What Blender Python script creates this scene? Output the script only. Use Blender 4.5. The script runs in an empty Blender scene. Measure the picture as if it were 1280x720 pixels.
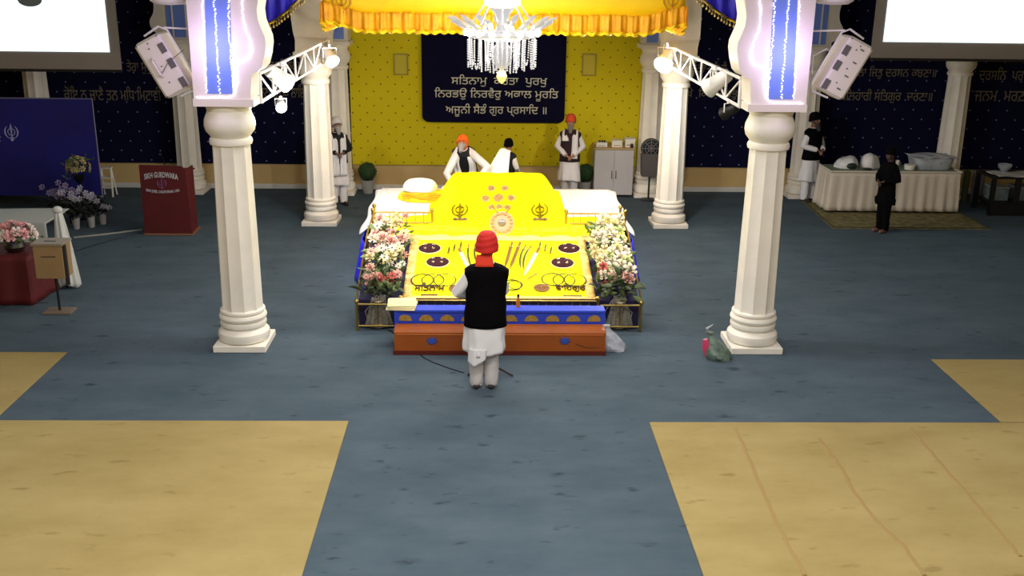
import bpy, math, random
from math import sin, cos, pi, radians as R, sqrt, atan2
from mathutils import Vector, Matrix, noise
random.seed(7)
C = bpy.context.scene.collection
SC = bpy.context.scene

# ------------------------------------------------------------------ camera
F_PX, PITCH, YAW, ROLL = 1287.4, 0.3069, 0.0272, 0.0132
CAM = Vector((-0.1934, 0.0, 4.85))
_F = Vector((sin(YAW)*cos(PITCH), cos(YAW)*cos(PITCH), -sin(PITCH)))
_R0 = Vector((cos(YAW), -sin(YAW), 0)); _U0 = _R0.cross(_F)
_R = cos(ROLL)*_R0 + sin(ROLL)*_U0
_U = -sin(ROLL)*_R0 + cos(ROLL)*_U0
cam = bpy.data.cameras.new('camera'); cam.sensor_width = 36; cam.lens = 36*F_PX/1280
cam.clip_start = .05; cam.clip_end = 200
co = bpy.data.objects.new('camera', cam); C.objects.link(co)
co.matrix_world = Matrix(((_R.x,_U.x,-_F.x,CAM.x),(_R.y,_U.y,-_F.y,CAM.y),(_R.z,_U.z,-_F.z,CAM.z),(0,0,0,1)))
SC.camera = co

# ------------------------------------------------------------------ world, exposure, room lights
SC.view_settings.view_transform = 'Standard'; SC.view_settings.look = 'None'
SC.view_settings.exposure = 0.0; SC.view_settings.gamma = 1.0
SC.view_settings.use_curve_mapping = False
W = bpy.data.worlds.new('world'); SC.world = W; W.use_nodes = True
W.node_tree.nodes['Background'].inputs[0].default_value = (.6,.7,1,1)
W.node_tree.nodes['Background'].inputs[1].default_value = .02

def light(kind, name, loc, power, col=(1,1,1), aim=None, **k):
    l = bpy.data.lights.new(name, kind); l.energy = power; l.color = col
    for a, b in k.items(): setattr(l, a, b)
    o = bpy.data.objects.new(name, l); C.objects.link(o); o.location = loc
    if aim is not None:
        o.rotation_euler = (Vector(aim)-Vector(loc)).to_track_quat('-Z','Y').to_euler()
    return o
# rows of ceiling panels over the congregation floor (in front of the stage)
for x in (-5.5, 0, 5.5):
    for y in (3.0, 7.5):
        light('AREA', 'ceiling_panel_light', (x,y,5.85), 250 if x==0 else 140, (1,.97,.93), (x,y,0), shape='RECTANGLE', size=2.4, size_y=1.2)
# weaker panels over the stage hall
light('AREA', 'ceiling_panel_light', (0,13,5.85), 170, (1,.97,.93), (0,13,0), shape='RECTANGLE', size=3.6, size_y=1.2)
for x in (-7.5, 7.5):
    light('AREA', 'ceiling_panel_light', (x,16,5.85), 20, (.85,.93,1), (x,16,0), shape='RECTANGLE', size=2.4, size_y=1.2)
# stage spots hung on the trusses, aimed at the canopied throne
SPOTS = [(-3.02,18.0,3.30),(-2.95,13.95,2.95),(3.10,18.0,3.30),(3.05,13.9,3.05)]
light('SPOT','stage_spot',(-2.9,18.0,3.22),800,(1,.98,.94),(0,16.4,.9),spot_size=R(130),spot_blend=.8,shadow_soft_size=.09)
light('SPOT','stage_spot',(2.98,18.0,3.22),900,(1,.98,.94),(0,16.4,.9),spot_size=R(130),spot_blend=.8,shadow_soft_size=.09)
light('SPOT','stage_spot',(-2.85,14.0,2.98),560,(1,.98,.94),(.2,15.6,.7),spot_size=R(95),spot_blend=.8,shadow_soft_size=.09)
light('SPOT','stage_spot',(2.9,13.9,3.02),560,(1,.98,.94),(-.2,15.6,.7),spot_size=R(95),spot_blend=.8,shadow_soft_size=.09)

# stray light of the two bare glaring lamps near the rear columns
light('POINT','stage_spill',(-2.72,17.75,3.12),110,(1,.97,.93),shadow_soft_size=.08)
light('POINT','stage_spill',(2.82,17.75,3.12),190,(1,.97,.93),shadow_soft_size=.08)
light('POINT','stage_spill',(-2.8,13.95,2.86),45,(1,.97,.93),shadow_soft_size=.06)
# ------------------------------------------------------------------ helpers
def at(x, y, Y=None, z=None):
    """where the sight line of the photo pixel meets a plane of the room"""
    d = _F*F_PX + _R*(x-640) + _U*(360-y)
    t = (Y-CAM.y)/d.y if Y is not None else (z-CAM.z)/d.z
    return CAM + d*t

def srgb(c):
    return tuple(((v/255)/12.92 if v/255 <= .04045 else ((v/255+.055)/1.055)**2.4) for v in c)+(1,)

MATS = {}
def mat(name, col, rough=.6, metal=0, emit=None, strength=1, noise_s=None, noise_a=.15, bump=0, bump_s=40, alpha=None, trans=0, lin=False, sheen=0, spec=None):
    if name in MATS: return MATS[name]
    m = bpy.data.materials.new(name); m.use_nodes = True
    nt = m.node_tree; b = nt.nodes['Principled BSDF']
    c = col+(1,) if lin else srgb(col)
    b.inputs['Base Color'].default_value = c; b.inputs['Roughness'].default_value = rough
    b.inputs['Metallic'].default_value = metal
    if spec is not None: b.inputs['Specular IOR Level'].default_value = spec
    if trans: b.inputs['Transmission Weight'].default_value = trans
    if sheen: b.inputs['Sheen Weight'].default_value = sheen
    if alpha is not None: b.inputs['Alpha'].default_value = alpha
    if emit is not None:
        b.inputs['Emission Color'].default_value = srgb(emit); b.inputs['Emission Strength'].default_value = strength
    if noise_s or bump:
        tc = nt.nodes.new('ShaderNodeTexCoord')
    if noise_s:
        n = nt.nodes.new('ShaderNodeTexNoise'); n.inputs['Scale'].default_value = noise_s; n.inputs['Detail'].default_value = 4
        nt.links.new(tc.outputs['Object'], n.inputs['Vector'])
        r = nt.nodes.new('ShaderNodeValToRGB')
        r.color_ramp.elements[0].position=.3; r.color_ramp.elements[1].position=.7
        r.color_ramp.elements[0].color = tuple(v*(1-noise_a) for v in c[:3])+(1,)
        r.color_ramp.elements[1].color = tuple(min(1,v*(1+noise_a)) for v in c[:3])+(1,)
        nt.links.new(n.outputs['Fac'], r.inputs['Fac']); nt.links.new(r.outputs['Color'], b.inputs['Base Color'])
    if bump:
        n2 = nt.nodes.new('ShaderNodeTexNoise'); n2.inputs['Scale'].default_value = bump_s
        nt.links.new(tc.outputs['Object'], n2.inputs['Vector'])
        bp = nt.nodes.new('ShaderNodeBump'); bp.inputs['Strength'].default_value = bump; bp.inputs['Distance'].default_value=.02
        nt.links.new(n2.outputs['Fac'], bp.inputs['Height']); nt.links.new(bp.outputs['Normal'], b.inputs['Normal'])
    MATS[name] = m
    return m

class MB:
    def __init__(s): s.v = []; s.f = []
    def add(s, vs, fs):
        n = len(s.v); s.v += [tuple(p) for p in vs]; s.f += [tuple(i+n for i in f) for f in fs]; return s
    def box(s, x0,x1,y0,y1,z0,z1, M=None, ch=0):
        if x0>x1: x0,x1=x1,x0
        if y0>y1: y0,y1=y1,y0
        if ch:
            c=min(ch,(x1-x0)*.45,(y1-y0)*.45,(z1-z0)*.45)
            o=[]
            for z,i in ((z0,c),(z0+c,0),(z1-c,0),(z1,c)):
                X0,X1,Y0,Y1=x0+i,x1-i,y0+i,y1-i; k=c if i==0 else c
                o.append([(X0+k,Y0,z),(X1-k,Y0,z),(X1,Y0+k,z),(X1,Y1-k,z),(X1-k,Y1,z),(X0+k,Y1,z),(X0,Y1-k,z),(X0,Y0+k,z)])
            vs=[p for r in o for p in r]; fs=[]
            for a in range(3):
                for i in range(8):
                    j=(i+1)%8; fs.append((a*8+i,a*8+j,a*8+8+j,a*8+8+i))
            fs.append(tuple(range(7,-1,-1))); fs.append(tuple(range(24,32)))
        else:
            vs=[(x0,y0,z0),(x1,y0,z0),(x1,y1,z0),(x0,y1,z0),(x0,y0,z1),(x1,y0,z1),(x1,y1,z1),(x0,y1,z1)]
            fs=[(3,2,1,0),(4,5,6,7),(0,1,5,4),(1,2,6,5),(2,3,7,6),(3,0,4,7)]
        if M is not None: vs=[M@Vector(p) for p in vs]
        return s.add(vs,fs)
    def loft(s, rings, caps=True, closed=True):
        n=len(rings[0]); vs=[p for r in rings for p in r]; fs=[]
        for a in range(len(rings)-1):
            for i in range(n if closed else n-1):
                j=(i+1)%n; fs.append((a*n+i,a*n+j,(a+1)*n+j,(a+1)*n+i))
        if caps and closed:
            fs.append(tuple(range(n-1,-1,-1))); fs.append(tuple((len(rings)-1)*n+i for i in range(n)))
        return s.add(vs,fs)
    def lathe(s, prof, c=(0,0,0), n=24, M=None, caps=True, sq=None):
        rings=[]
        for r,z in prof:
            ring=[]
            for i in range(n):
                a=2*pi*i/n; k = sq(a,z) if sq else 1
                p=Vector((c[0]+r*k*cos(a),c[1]+r*k*sin(a),c[2]+z))
                ring.append(M@p if M is not None else p)
            rings.append(ring)
        return s.loft(rings,caps)
    def cyl(s,p0,p1,r0,r1=None,n=10):
        return s.tube([p0,p1],[r0,r1 if r1 is not None else r0],n)
    def tube(s, pts, rad, n=8, caps=True, flat=1, fold=0, foldn=5, seed=0):
        pts=[Vector(p) for p in pts]
        if not isinstance(rad,(list,tuple)): rad=[rad]*len(pts)
        rings=[]; ref=None
        for i,p in enumerate(pts):
            t=(pts[min(i+1,len(pts)-1)]-pts[max(i-1,0)])
            t = t.normalized() if t.length>1e-9 else Vector((0,0,1))
            if ref is None:
                ref=Vector((0,0,1)) if abs(t.z)<.9 else Vector((0,1,0))
            u=t.cross(ref).normalized(); w=u.cross(t).normalized(); ref=w
            r=rad[i]; ring=[]
            for k in range(n):
                a=2*pi*k/n; rr=r*(1+fold*sin(foldn*a+seed+i*.9))
                ring.append(p+u*cos(a)*rr+w*sin(a)*rr*flat)
            rings.append(ring)
        return s.loft(rings,caps)
    def capsule(s,p0,p1,r0,r1=None,n=10):
        r1=r0 if r1 is None else r1; p0=Vector(p0);p1=Vector(p1)
        t=(p1-p0); 
        if t.length<1e-6: t=Vector((0,0,1e-4))
        t=t.normalized(); pts=[];rad=[]
        for a in (-80,-50,-25,0): pts.append(p0+t*r0*sin(R(a))); rad.append(r0*cos(R(a)))
        for a in (0,25,50,80): pts.append(p1+t*r1*sin(R(a))); rad.append(r1*cos(R(a)))
        return s.tube(pts,rad,n)
    def ball(s,c,rx,ry=None,rz=None,n=14,m=8,M=None):
        ry=rx if ry is None else ry; rz=rx if rz is None else rz; rings=[]
        for j in range(m+1):
            b=-pi/2+pi*(.02+.96*j/m); ring=[]
            for i in range(n):
                a=2*pi*i/n; p=Vector((rx*cos(b)*cos(a),ry*cos(b)*sin(a),rz*sin(b)))
                if M is not None: p=M@p
                ring.append(p+Vector(c))
            rings.append(ring)
        return s.loft(rings)
    def prism(s, out, y0, y1):           # outline in x,z, thickness along y
        n=len(out); A=sum(out[i][0]*out[(i+1)%n][1]-out[(i+1)%n][0]*out[i][1] for i in range(n))
        if A<0: out=out[::-1]
        vs=[(x,y0,z) for x,z in out]+[(x,y1,z) for x,z in out]
        fs=[tuple(range(n)),tuple(range(2*n-1,n-1,-1))]+[((i+1)%n,i,n+i,n+(i+1)%n) for i in range(n)]
        return s.add(vs,fs)
    def prismz(s, out, z0, z1):
        n=len(out); A=sum(out[i][0]*out[(i+1)%n][1]-out[(i+1)%n][0]*out[i][1] for i in range(n))
        if A<0: out=out[::-1]
        vs=[(x,y,z0) for x,y in out]+[(x,y,z1) for x,y in out]
        fs=[tuple(range(n-1,-1,-1)),tuple(range(n,2*n))]+[(i,(i+1)%n,n+(i+1)%n,n+i) for i in range(n)]
        return s.add(vs,fs)
    def grid(s, fn, nu, nv, thick=0):
        vs=[fn(i/nu,j/nv) for j in range(nv+1) for i in range(nu+1)]
        fs=[(j*(nu+1)+i,j*(nu+1)+i+1,(j+1)*(nu+1)+i+1,(j+1)*(nu+1)+i) for j in range(nv) for i in range(nu)]
        return s.add(vs,fs)
    def xf(s, M): s.v=[tuple(M@Vector(p)) for p in s.v]; return s
    def build(s,name,m,parent=None,smooth=True,angle=40,thick=0,loc=None):
        me=bpy.data.meshes.new(name); me.from_pydata(s.v,[],s.f); me.materials.append(m); me.validate(); me.update()
        o=bpy.data.objects.new(name,me); C.objects.link(o)
        if smooth:
            for p in me.polygons: p.use_smooth=True
            try: me.set_sharp_from_angle(angle=R(angle))
            except Exception: pass
        if parent is not None: o.parent=parent
        if thick:
            md=o.modifiers.new('thickness','SOLIDIFY'); md.thickness=thick; md.offset=0
        if loc is not None: o.location=loc
        return o

def tag(o,label=None,cat=None,group=None,kind=None):
    if label: o['label']=label
    if cat: o['category']=cat
    if group: o['group']=group
    if kind: o['kind']=kind
    return o
def thing(name,label,cat,loc=(0,0,0),rz=0,group=None):
    o=bpy.data.objects.new(name,None); C.objects.link(o); o.location=loc; o.rotation_euler=(0,0,rz); o.empty_display_size=.1
    return tag(o,label,cat,group)
def children(o): return [c for c in bpy.data.objects if c.parent==o]
def copy_tree(o,parent=None,loc=None,rz=None,label=None):
    kids=children(o); c=o.copy(); C.objects.link(c); c.parent=parent
    if loc is not None: c.location=loc
    if rz is not None: c.rotation_euler=(0,0,rz)
    if label: c['label']=label
    for k in kids: copy_tree(k,c)
    return c

def remesh(o, vox):
    md=o.modifiers.new('r','REMESH'); md.mode='VOXEL'; md.voxel_size=vox
    dg=bpy.context.evaluated_depsgraph_get(); dg.update()
    me=bpy.data.meshes.new_from_object(o.evaluated_get(dg),depsgraph=dg)
    o.modifiers.clear(); old=o.data; me.name=old.name; o.data=me
    if not me.materials: me.materials.append(old.materials[0])
    for p in me.polygons: p.use_smooth=True
    sm=o.modifiers.new('s','SMOOTH'); sm.factor=.5; sm.iterations=2
    return o

def text(name,body,m,parent,width=None,height=None,origin=(0,0,0),M=None,bold=0,depth=.004,arc=None):
    """lettering as a mesh, centred on origin, in the local x-z plane facing -y (or through M)"""
    b2=''                                   # the short-i sign is written before its consonant
    for i_,c_ in enumerate(body):
        if c_=='\u0a3f' and b2: b2=b2[:-1]+c_+b2[-1]
        else: b2+=c_
    cu=bpy.data.curves.new(name,'FONT'); cu.body=b2; cu.size=1; cu.resolution_u=2; cu.fill_mode='NONE' if False else 'BOTH'
    cu.align_x='CENTER'; cu.dimensions='3D' if False else '2D'; cu.fill_mode='NONE'
    tmp=bpy.data.objects.new(name,cu); C.objects.link(tmp)
    dg=bpy.context.evaluated_depsgraph_get(); dg.update()
    me=bpy.data.meshes.new_from_object(tmp.evaluated_get(dg),depsgraph=dg)
    bpy.data.objects.remove(tmp); bpy.data.curves.remove(cu)
    # contours -> filled faces, overlapping strokes kept solid
    nb={}
    for e in me.edges:
        a,b=e.vertices; nb.setdefault(a,[]).append(b); nb.setdefault(b,[]).append(a)
    seen=set(); loops=[]
    for e in me.edges:
        a,b=e.vertices
        if a in seen: continue
        lp=[a,b]; seen.update(lp)
        while True:
            n=[q for q in nb[lp[-1]] if q not in seen]
            if not n: break
            lp.append(n[0]); seen.add(n[0])
        P=[Vector((me.vertices[q].co.x,me.vertices[q].co.y)) for q in lp]
        if len(P)>2: loops.append(P)
    area=lambda P: sum(P[i].x*P[(i+1)%len(P)].y-P[(i+1)%len(P)].x*P[i].y for i in range(len(P)))/2
    def inside(p,P):
        r=False
        for i in range(len(P)):
            a=P[i];b=P[i-1]
            if (a.y>p.y)!=(b.y>p.y) and p.x<(b.x-a.x)*(p.y-a.y)/(b.y-a.y)+a.x: r=not r
        return r
    big=max(loops,key=lambda P:abs(area(P))); sg=1 if area(big)>0 else -1
    outer=[P for P in loops if area(P)*sg>0]; hole=[P for P in loops if area(P)*sg<=0]
    from mathutils.geometry import tessellate_polygon
    vs=[];fs=[]
    for O in outer:
        hs=[h for h in hole if sum(inside(q,O) for q in h)>len(h)*.8 and abs(area(h))<abs(area(O))]
        zz=.0002*(len(fs)%5); grp=[[Vector((q.x,q.y,zz)) for q in O]]+[[Vector((q.x,q.y,zz)) for q in h] for h in hs]
        flat=[q for g in grp for q in g]; n0=len(vs); vs+=[tuple(q) for q in flat]
        fs+=[tuple(n0+i for i in t) for t in tessellate_polygon(grp)]
    if bold:
        n0=len(vs); V0=list(vs); F0=list(fs)
        for dx,dy in ((bold,0),(-bold,0),(0,bold),(0,-bold)):
            k0=len(vs); vs+=[(x+dx,y+dy,z+.0011*(1+len(vs)//max(1,len(V0)))) for x,y,z in V0]; fs+=[tuple(i+k0 for i in f) for f in F0]
    me=bpy.data.meshes.new(name); me.from_pydata(vs,[],fs); me.update()
    xs=[v.co.x for v in me.vertices]; ys=[v.co.y for v in me.vertices]
    cx=(min(xs)+max(xs))/2; cy=(min(ys)+max(ys))/2; w=max(xs)-min(xs); h=max(ys)-min(ys)
    sx=width/w if width else height/h; sy=height/h if height else sx
    for v in me.vertices:
        x=(v.co.x-cx)*sx; y=(v.co.y-cy)*sy
        if arc: y-= arc*(x/(width/2))**2
        p=Vector((x,-v.co.z,y)) if M is None else Vector((x,-v.co.z,y)); v.co=(M@p if M is not None else p)+Vector(origin)
    me.materials.clear(); me.materials.append(m); me.name=name
    o=bpy.data.objects.new(name,me); C.objects.link(o); o.parent=parent
    md=o.modifiers.new('t','SOLIDIFY'); md.thickness=depth; md.offset=0
    return o

# ------------------------------------------------------------------ materials
plaster=mat('cream plaster',(236,230,216),.45,noise_s=3,noise_a=.05,bump=.05)
gold=mat('brass',(176,152,88),.32,metal=1)
white_cloth=mat('white cloth',(235,235,235),.8,bump=.15,bump_s=12)
yellow=mat('yellow satin',(252,240,0),.75,spec=.15,noise_s=2,noise_a=.04)
black_cloth=mat('black cloth',(5,4,6),.9,spec=.1)
black=mat('black plastic',(8,8,9),.5)
white_paint=mat('white paint',(232,230,226),.4)
skin=mat('skin',(170,118,88),.55,noise_s=30,noise_a=.08)
skin_d=mat('skin deep',(120,84,66),.55,noise_s=30,noise_a=.08)

def carpet(name,c1,c2,stain,sscale=1.6,seam=False):
    m=bpy.data.materials.new(name); m.use_nodes=True; nt=m.node_tree; b=nt.nodes['Principled BSDF']; N=nt.nodes.new; L=nt.links.new
    b.inputs['Roughness'].default_value=.92; b.inputs['Specular IOR Level'].default_value=.15
    tc=N('ShaderNodeTexCoord')
    n1=N('ShaderNodeTexNoise'); n1.inputs['Scale'].default_value=sscale; n1.inputs['Detail'].default_value=6; n1.inputs['Roughness'].default_value=.65
    mp=N('ShaderNodeMapping'); mp.inputs['Scale'].default_value=(.6,1.2,1)
    L(tc.outputs['Object'],mp.inputs[0]); L(mp.outputs[0],n1.inputs['Vector'])
    r=N('ShaderNodeValToRGB'); r.color_ramp.elements[0].position=.32; r.color_ramp.elements[1].position=.68
    r.color_ramp.elements[0].color=srgb(c1); r.color_ramp.elements[1].color=srgb(c2); L(n1.outputs['Fac'],r.inputs['Fac'])
    n2=N('ShaderNodeTexNoise'); n2.inputs['Scale'].default_value=4.2; n2.inputs['Detail'].default_value=6
    mp2=N('ShaderNodeMapping'); mp2.inputs['Scale'].default_value=(.7,1.7,1); L(tc.outputs['Object'],mp2.inputs[0]); L(mp2.outputs[0],n2.inputs['Vector'])
    r2=N('ShaderNodeValToRGB'); r2.color_ramp.elements[0].position=.63; r2.color_ramp.elements[1].position=.72
    r2.color_ramp.elements[0].color=(0,0,0,1); r2.color_ramp.elements[1].color=(.75,.75,.75,1); L(n2.outputs['Fac'],r2.inputs['Fac'])
    mx=N('ShaderNodeMix'); mx.data_type='RGBA'; L(r2.outputs['Color'],mx.inputs[0]); L(r.outputs['Color'],mx.inputs[6]); mx.inputs[7].default_value=srgb(stain)
    L(mx.outputs[2],b.inputs['Base Color'])
    n3=N('ShaderNodeTexNoise'); n3.inputs['Scale'].default_value=220; L(tc.outputs['Object'],n3.inputs['Vector'])
    bp=N('ShaderNodeBump'); bp.inputs['Strength'].default_value=.4; bp.inputs['Distance'].default_value=.01
    L(n3.outputs['Fac'],bp.inputs['Height']); L(bp.outputs['Normal'],b.inputs['Normal'])
    return m
blue_carpet=carpet('blue carpet',(66,81,91),(80,94,104),(38,48,56))
tan_carpet=carpet('tan carpet',(148,130,80),(166,148,98),(134,116,70),1.1)

def dotted(name,base,dot,scale,rad,col2=None):
    m=bpy.data.materials.new(name); m.use_nodes=True; nt=m.node_tree; b=nt.nodes['Principled BSDF']; N=nt.nodes.new; L=nt.links.new
    b.inputs['Roughness'].default_value=.9; b.inputs['Specular IOR Level'].default_value=.15
    tc=N('ShaderNodeTexCoord'); mp=N('ShaderNodeMapping'); mp.inputs['Rotation'].default_value=(0,R(45),0); mp.inputs['Scale'].default_value=(scale,0,scale)
    L(tc.outputs['Object'],mp.inputs[0])
    fr=N('ShaderNodeVectorMath'); fr.operation='FRACTION'; L(mp.outputs[0],fr.inputs[0])
    sb=N('ShaderNodeVectorMath'); sb.operation='SUBTRACT'; L(fr.outputs[0],sb.inputs[0]); sb.inputs[1].default_value=(.5,0,.5)
    ln=N('ShaderNodeVectorMath'); ln.operation='LENGTH'; L(sb.outputs[0],ln.inputs[0])
    lt=N('ShaderNodeMath'); lt.operation='LESS_THAN'; L(ln.outputs['Value'],lt.inputs[0]); lt.inputs[1].default_value=rad
    mx=N('ShaderNodeMix'); mx.data_type='RGBA'; L(lt.outputs[0],mx.inputs[0]); mx.inputs[6].default_value=srgb(base); mx.inputs[7].default_value=srgb(dot)
    n=N('ShaderNodeTexNoise'); n.inputs['Scale'].default_value=1.5; L(tc.outputs['Object'],n.inputs['Vector'])
    L(mx.outputs[2],b.inputs['Base Color'])
    bp=N('ShaderNodeBump'); bp.inputs['Strength'].default_value=.3; bp.inputs['Distance'].default_value=.05
    L(n.outputs['Fac'],bp.inputs['Height']); L(bp.outputs['Normal'],b.inputs['Normal'])
    return m
navy_wall=dotted('navy starred cloth',(9,10,44),(120,125,175),3.4,.055)
yellow_wall=dotted('yellow dotted cloth',(206,190,28),(104,86,10),4.6,.075)
# ------------------------------------------------------------------ the room
YW=22.5
tan_wall=mat('tan wall paint',(196,168,112),.6,noise_s=2,noise_a=.05)
fl=MB().box(-12.5,12.5,-3,YW+.3,-.2,0).build('floor',blue_carpet,smooth=False); tag(fl,kind='structure')
wb=MB().box(-12.5,12.5,YW,YW+.25,0,6).build('wall_back',tan_wall,smooth=False); tag(wb,kind='structure')
for nm,a,b,c,d in (('wall_left',-12.7,-12.5,-3,YW+.25),('wall_right',12.5,12.7,-3,YW+.25),('wall_front',-12.7,12.7,-3.2,-3)):
    tag(MB().box(a,b,c,d,0,6).build(nm,tan_wall,smooth=False),kind='structure')
tag(MB().box(-12.7,12.7,-3.2,YW+.25,6,6.2).build('ceiling',mat('dark ceiling',(96,92,92),.8),smooth=False),kind='structure')
tag(MB().box(-12.5,12.5,YW-.03,YW,0,.11,ch=.008).build('baseboard_back',mat('baseboard white',(205,205,200),.5),smooth=False),kind='structure')
MB().box(-12.5,-3.12,YW-.05,YW,.56,6).build('navy_fabric',navy_wall,wb,smooth=False)
MB().box(3.16,12.5,YW-.05,YW,.56,6).build('navy_fabric',navy_wall,wb,smooth=False)
yf=MB().box(-3.12,3.16,YW-.05,YW,.56,3.30); yf.box(-3.12,3.16,YW-.08,YW-.04,3.30,5.9)
yf.build('yellow_fabric',yellow_wall,wb,smooth=False)
# faint gold verse lines on the navy cloth
letter=mat('dull gold lettering',(112,104,84),.6)
def wline(s,x0,y0,x1,y1,h=.30):
    a=at(x0,y0,Y=YW-.055); b=at(x1,y1,Y=YW-.055); text('lettering',s,letter,wb,width=abs(b.x-a.x),height=h,origin=((a.x+b.x)/2,YW-.062,(a.z+b.z)/2),depth=.01)
wline('ਤੇਰਾ ਸੁਖੁ ਮਨ ਮੁਖਿ',158,83,226,84,.3)
wline('ਕੋਇ ਨ ਜਾਣੈ ਤਨ ਮਧਿ ਮਿਟਾਵੀ',80,117,201,116,.3)
wline('ਕਾਰਜੁ ਸਤਿਗੁਰ ਲ',324,81,378,82,.28)
wline('ਖਾਣੀ ਨਾਨਕ ਲਾਇ',322,113,380,114,.28)
wline('ਨਾਉ ਤੇਰਾ ਗਾਇ ਜੀ',858,84,908,86,.28)
wline('ਖੇ  ਕਿਥੈ  ਪ੍ਰਭੁ',858,116,922,118,.28)
wline('ਲਾ ਜਿਤੁ ਦਰਸਨ ਕਰਣਾ॥',1072,90,1170,91,.28)
wline('ਬਲਿਹਾਰੀ ਸਤਿਗੁਰ  ਚਰਣਾ॥',1050,119,1165,121,.3)
wline('ਦਰਸਨਿ  ਪਰਸਿਐ',1224,91,1300,93,.28)
wline('ਜਨਮ  ਮਰਣ ਦੁਖ',1218,121,1304,123,.28)
# carpets laid over the blue: tan mats
def mat_slab(x0,x1,y0,y1,label):
    def f(): pass
    o=MB().box(x0,x1,y0,y1,0,.012,ch=.004).build('carpet_mat',tan_carpet,smooth=False); return tag(o,label,'carpet',None)
mat_slab(-12.4,-1.69,-2.9,10.40,'large tan carpet filling the left foreground beside the blue aisle')
mat_slab(1.63,12.4,-2.9,10.38,'large tan carpet filling the right foreground, creased lengthwise')
mat_slab(-12.4,-5.54,10.42,12.45,'strip of tan carpet at the left edge behind the big left one')
mat_slab(5.58,12.4,10.40,12.30,'strip of tan carpet at the right edge behind the big right one')
crease=mat('carpet crease',(150,124,74),.9)
def ridge(pts,r=.022):
    P=[at(x,y,z=.012) for x,y in pts]
    q=[]
    for a,b in zip(P[:-1],P[1:]):
        for k in range(6): q.append(a.lerp(b,k/6)+Vector((random.uniform(-.01,.01),0,-.006)))
    q.append(P[-1])
    return MB().tube(q,r,8,flat=.6)
mats_r=[o for o in bpy.data.objects if o.name.startswith('carpet_mat')][1]
for pts in ([(920,535),(948,600),(975,660),(1006,720)],[(1024,548),(1055,588),(1064,610),(1100,655),(1128,680),(1156,720)],[(1138,535),(1170,572),(1225,636),(1262,680),(1276,696)]):
    ridge(pts).build('crease',crease,mats_r)

# vents in the yellow cloth
for x0,y0,x1,y1,w in ((492,67,510,94,'left'),(727,67,746,95,'right')):
    a=at(x0,y1,Y=YW-.08); b=at(x1,y0,Y=YW-.08)
    o=thing('wall_vent','square yellow framed wall plate %s of the dark verse board'%w,'vent',((a.x+b.x)/2,YW-.05,(a.z+b.z)/2))
    hw=(b.x-a.x)/2; hh=(b.z-a.z)/2
    fr=MB()
    fr.box(-hw,hw,-.035,0,hh-.03,hh).box(-hw,hw,-.035,0,-hh,-hh+.03).box(-hw,-hw+.03,-.035,0,-hh+.03,hh-.03).box(hw-.03,hw,-.035,0,-hh+.03,hh-.03)
    fr.build('frame',mat('vent frame',(150,130,20),.6),o,smooth=False)
    MB().box(-hw+.03,hw-.03,-.012,0,-hh+.03,hh-.03).build('plate',mat('vent plate',(190,175,22),.6),o,smooth=False)
    
# verse board
a=at(528,152,Y=YW-.1); b=at(709,20,Y=YW-.1)
vb=thing('verse_board','dark navy board with three white Gurmukhi lines on the yellow wall','sign',(0,YW-.05,0))
def rr(x0,x1,z0,z1,r,n=6):
    o=[]
    for cx,cz,a0 in ((x1-r,z1-r,0),(x0+r,z1-r,90),(x0+r,z0+r,180),(x1-r,z0+r,270)):
        for k in range(n+1):
            t=R(a0+90*k/n); o.append((cx+r*cos(t),cz+r*sin(t)))
    return o
MB().prism(rr(a.x,b.x,a.z,b.z+.1,.14),-.09,-.035).build('board',mat('board navy',(10,9,38),.9,spec=.12),vb,smooth=False)
wl=mat('white lettering',(205,205,185),.6)
for s,x0,x1,yc,h in (('ਸਤਿਨਾਮੁ  ਕਰਤਾ  ਪੁਰਖੁ',564,684,101,.25),('ਨਿਰਭਉ ਨਿਰਵੈਰੁ ਅਕਾਲ ਮੂਰਤਿ',543,698,118,.28),('ਅਜੂਨੀ ਸੈਭੰ ਗੁਰ ਪ੍ਰਸਾਦਿ ॥',557,683,138,.28),('ੴ',606,650,72,.3)):
    p=at(x0,yc,Y=YW-.15); q=at(x1,yc,Y=YW-.15)
    text('lettering',s,wl,vb,width=q.x-p.x,height=h,origin=((p.x+q.x)/2,-.095,(p.z+q.z)/2),depth=.01)

# ------------------------------------------------------------------ columns
shaft_prof=[(.268,.50),(.266,.55),(.262,.9),(.255,1.5),(.245,2.1),(.236,2.62),(.236,2.66)]
blue_panel=mat('blue panel',(110,140,225),.4)
arch_mat=mat('cream arch plaster',(228,220,208),.45,noise_s=3,noise_a=.04)
led=mat('led beads',(240,240,255),.4,emit=(225,212,255),strength=4)
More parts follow.
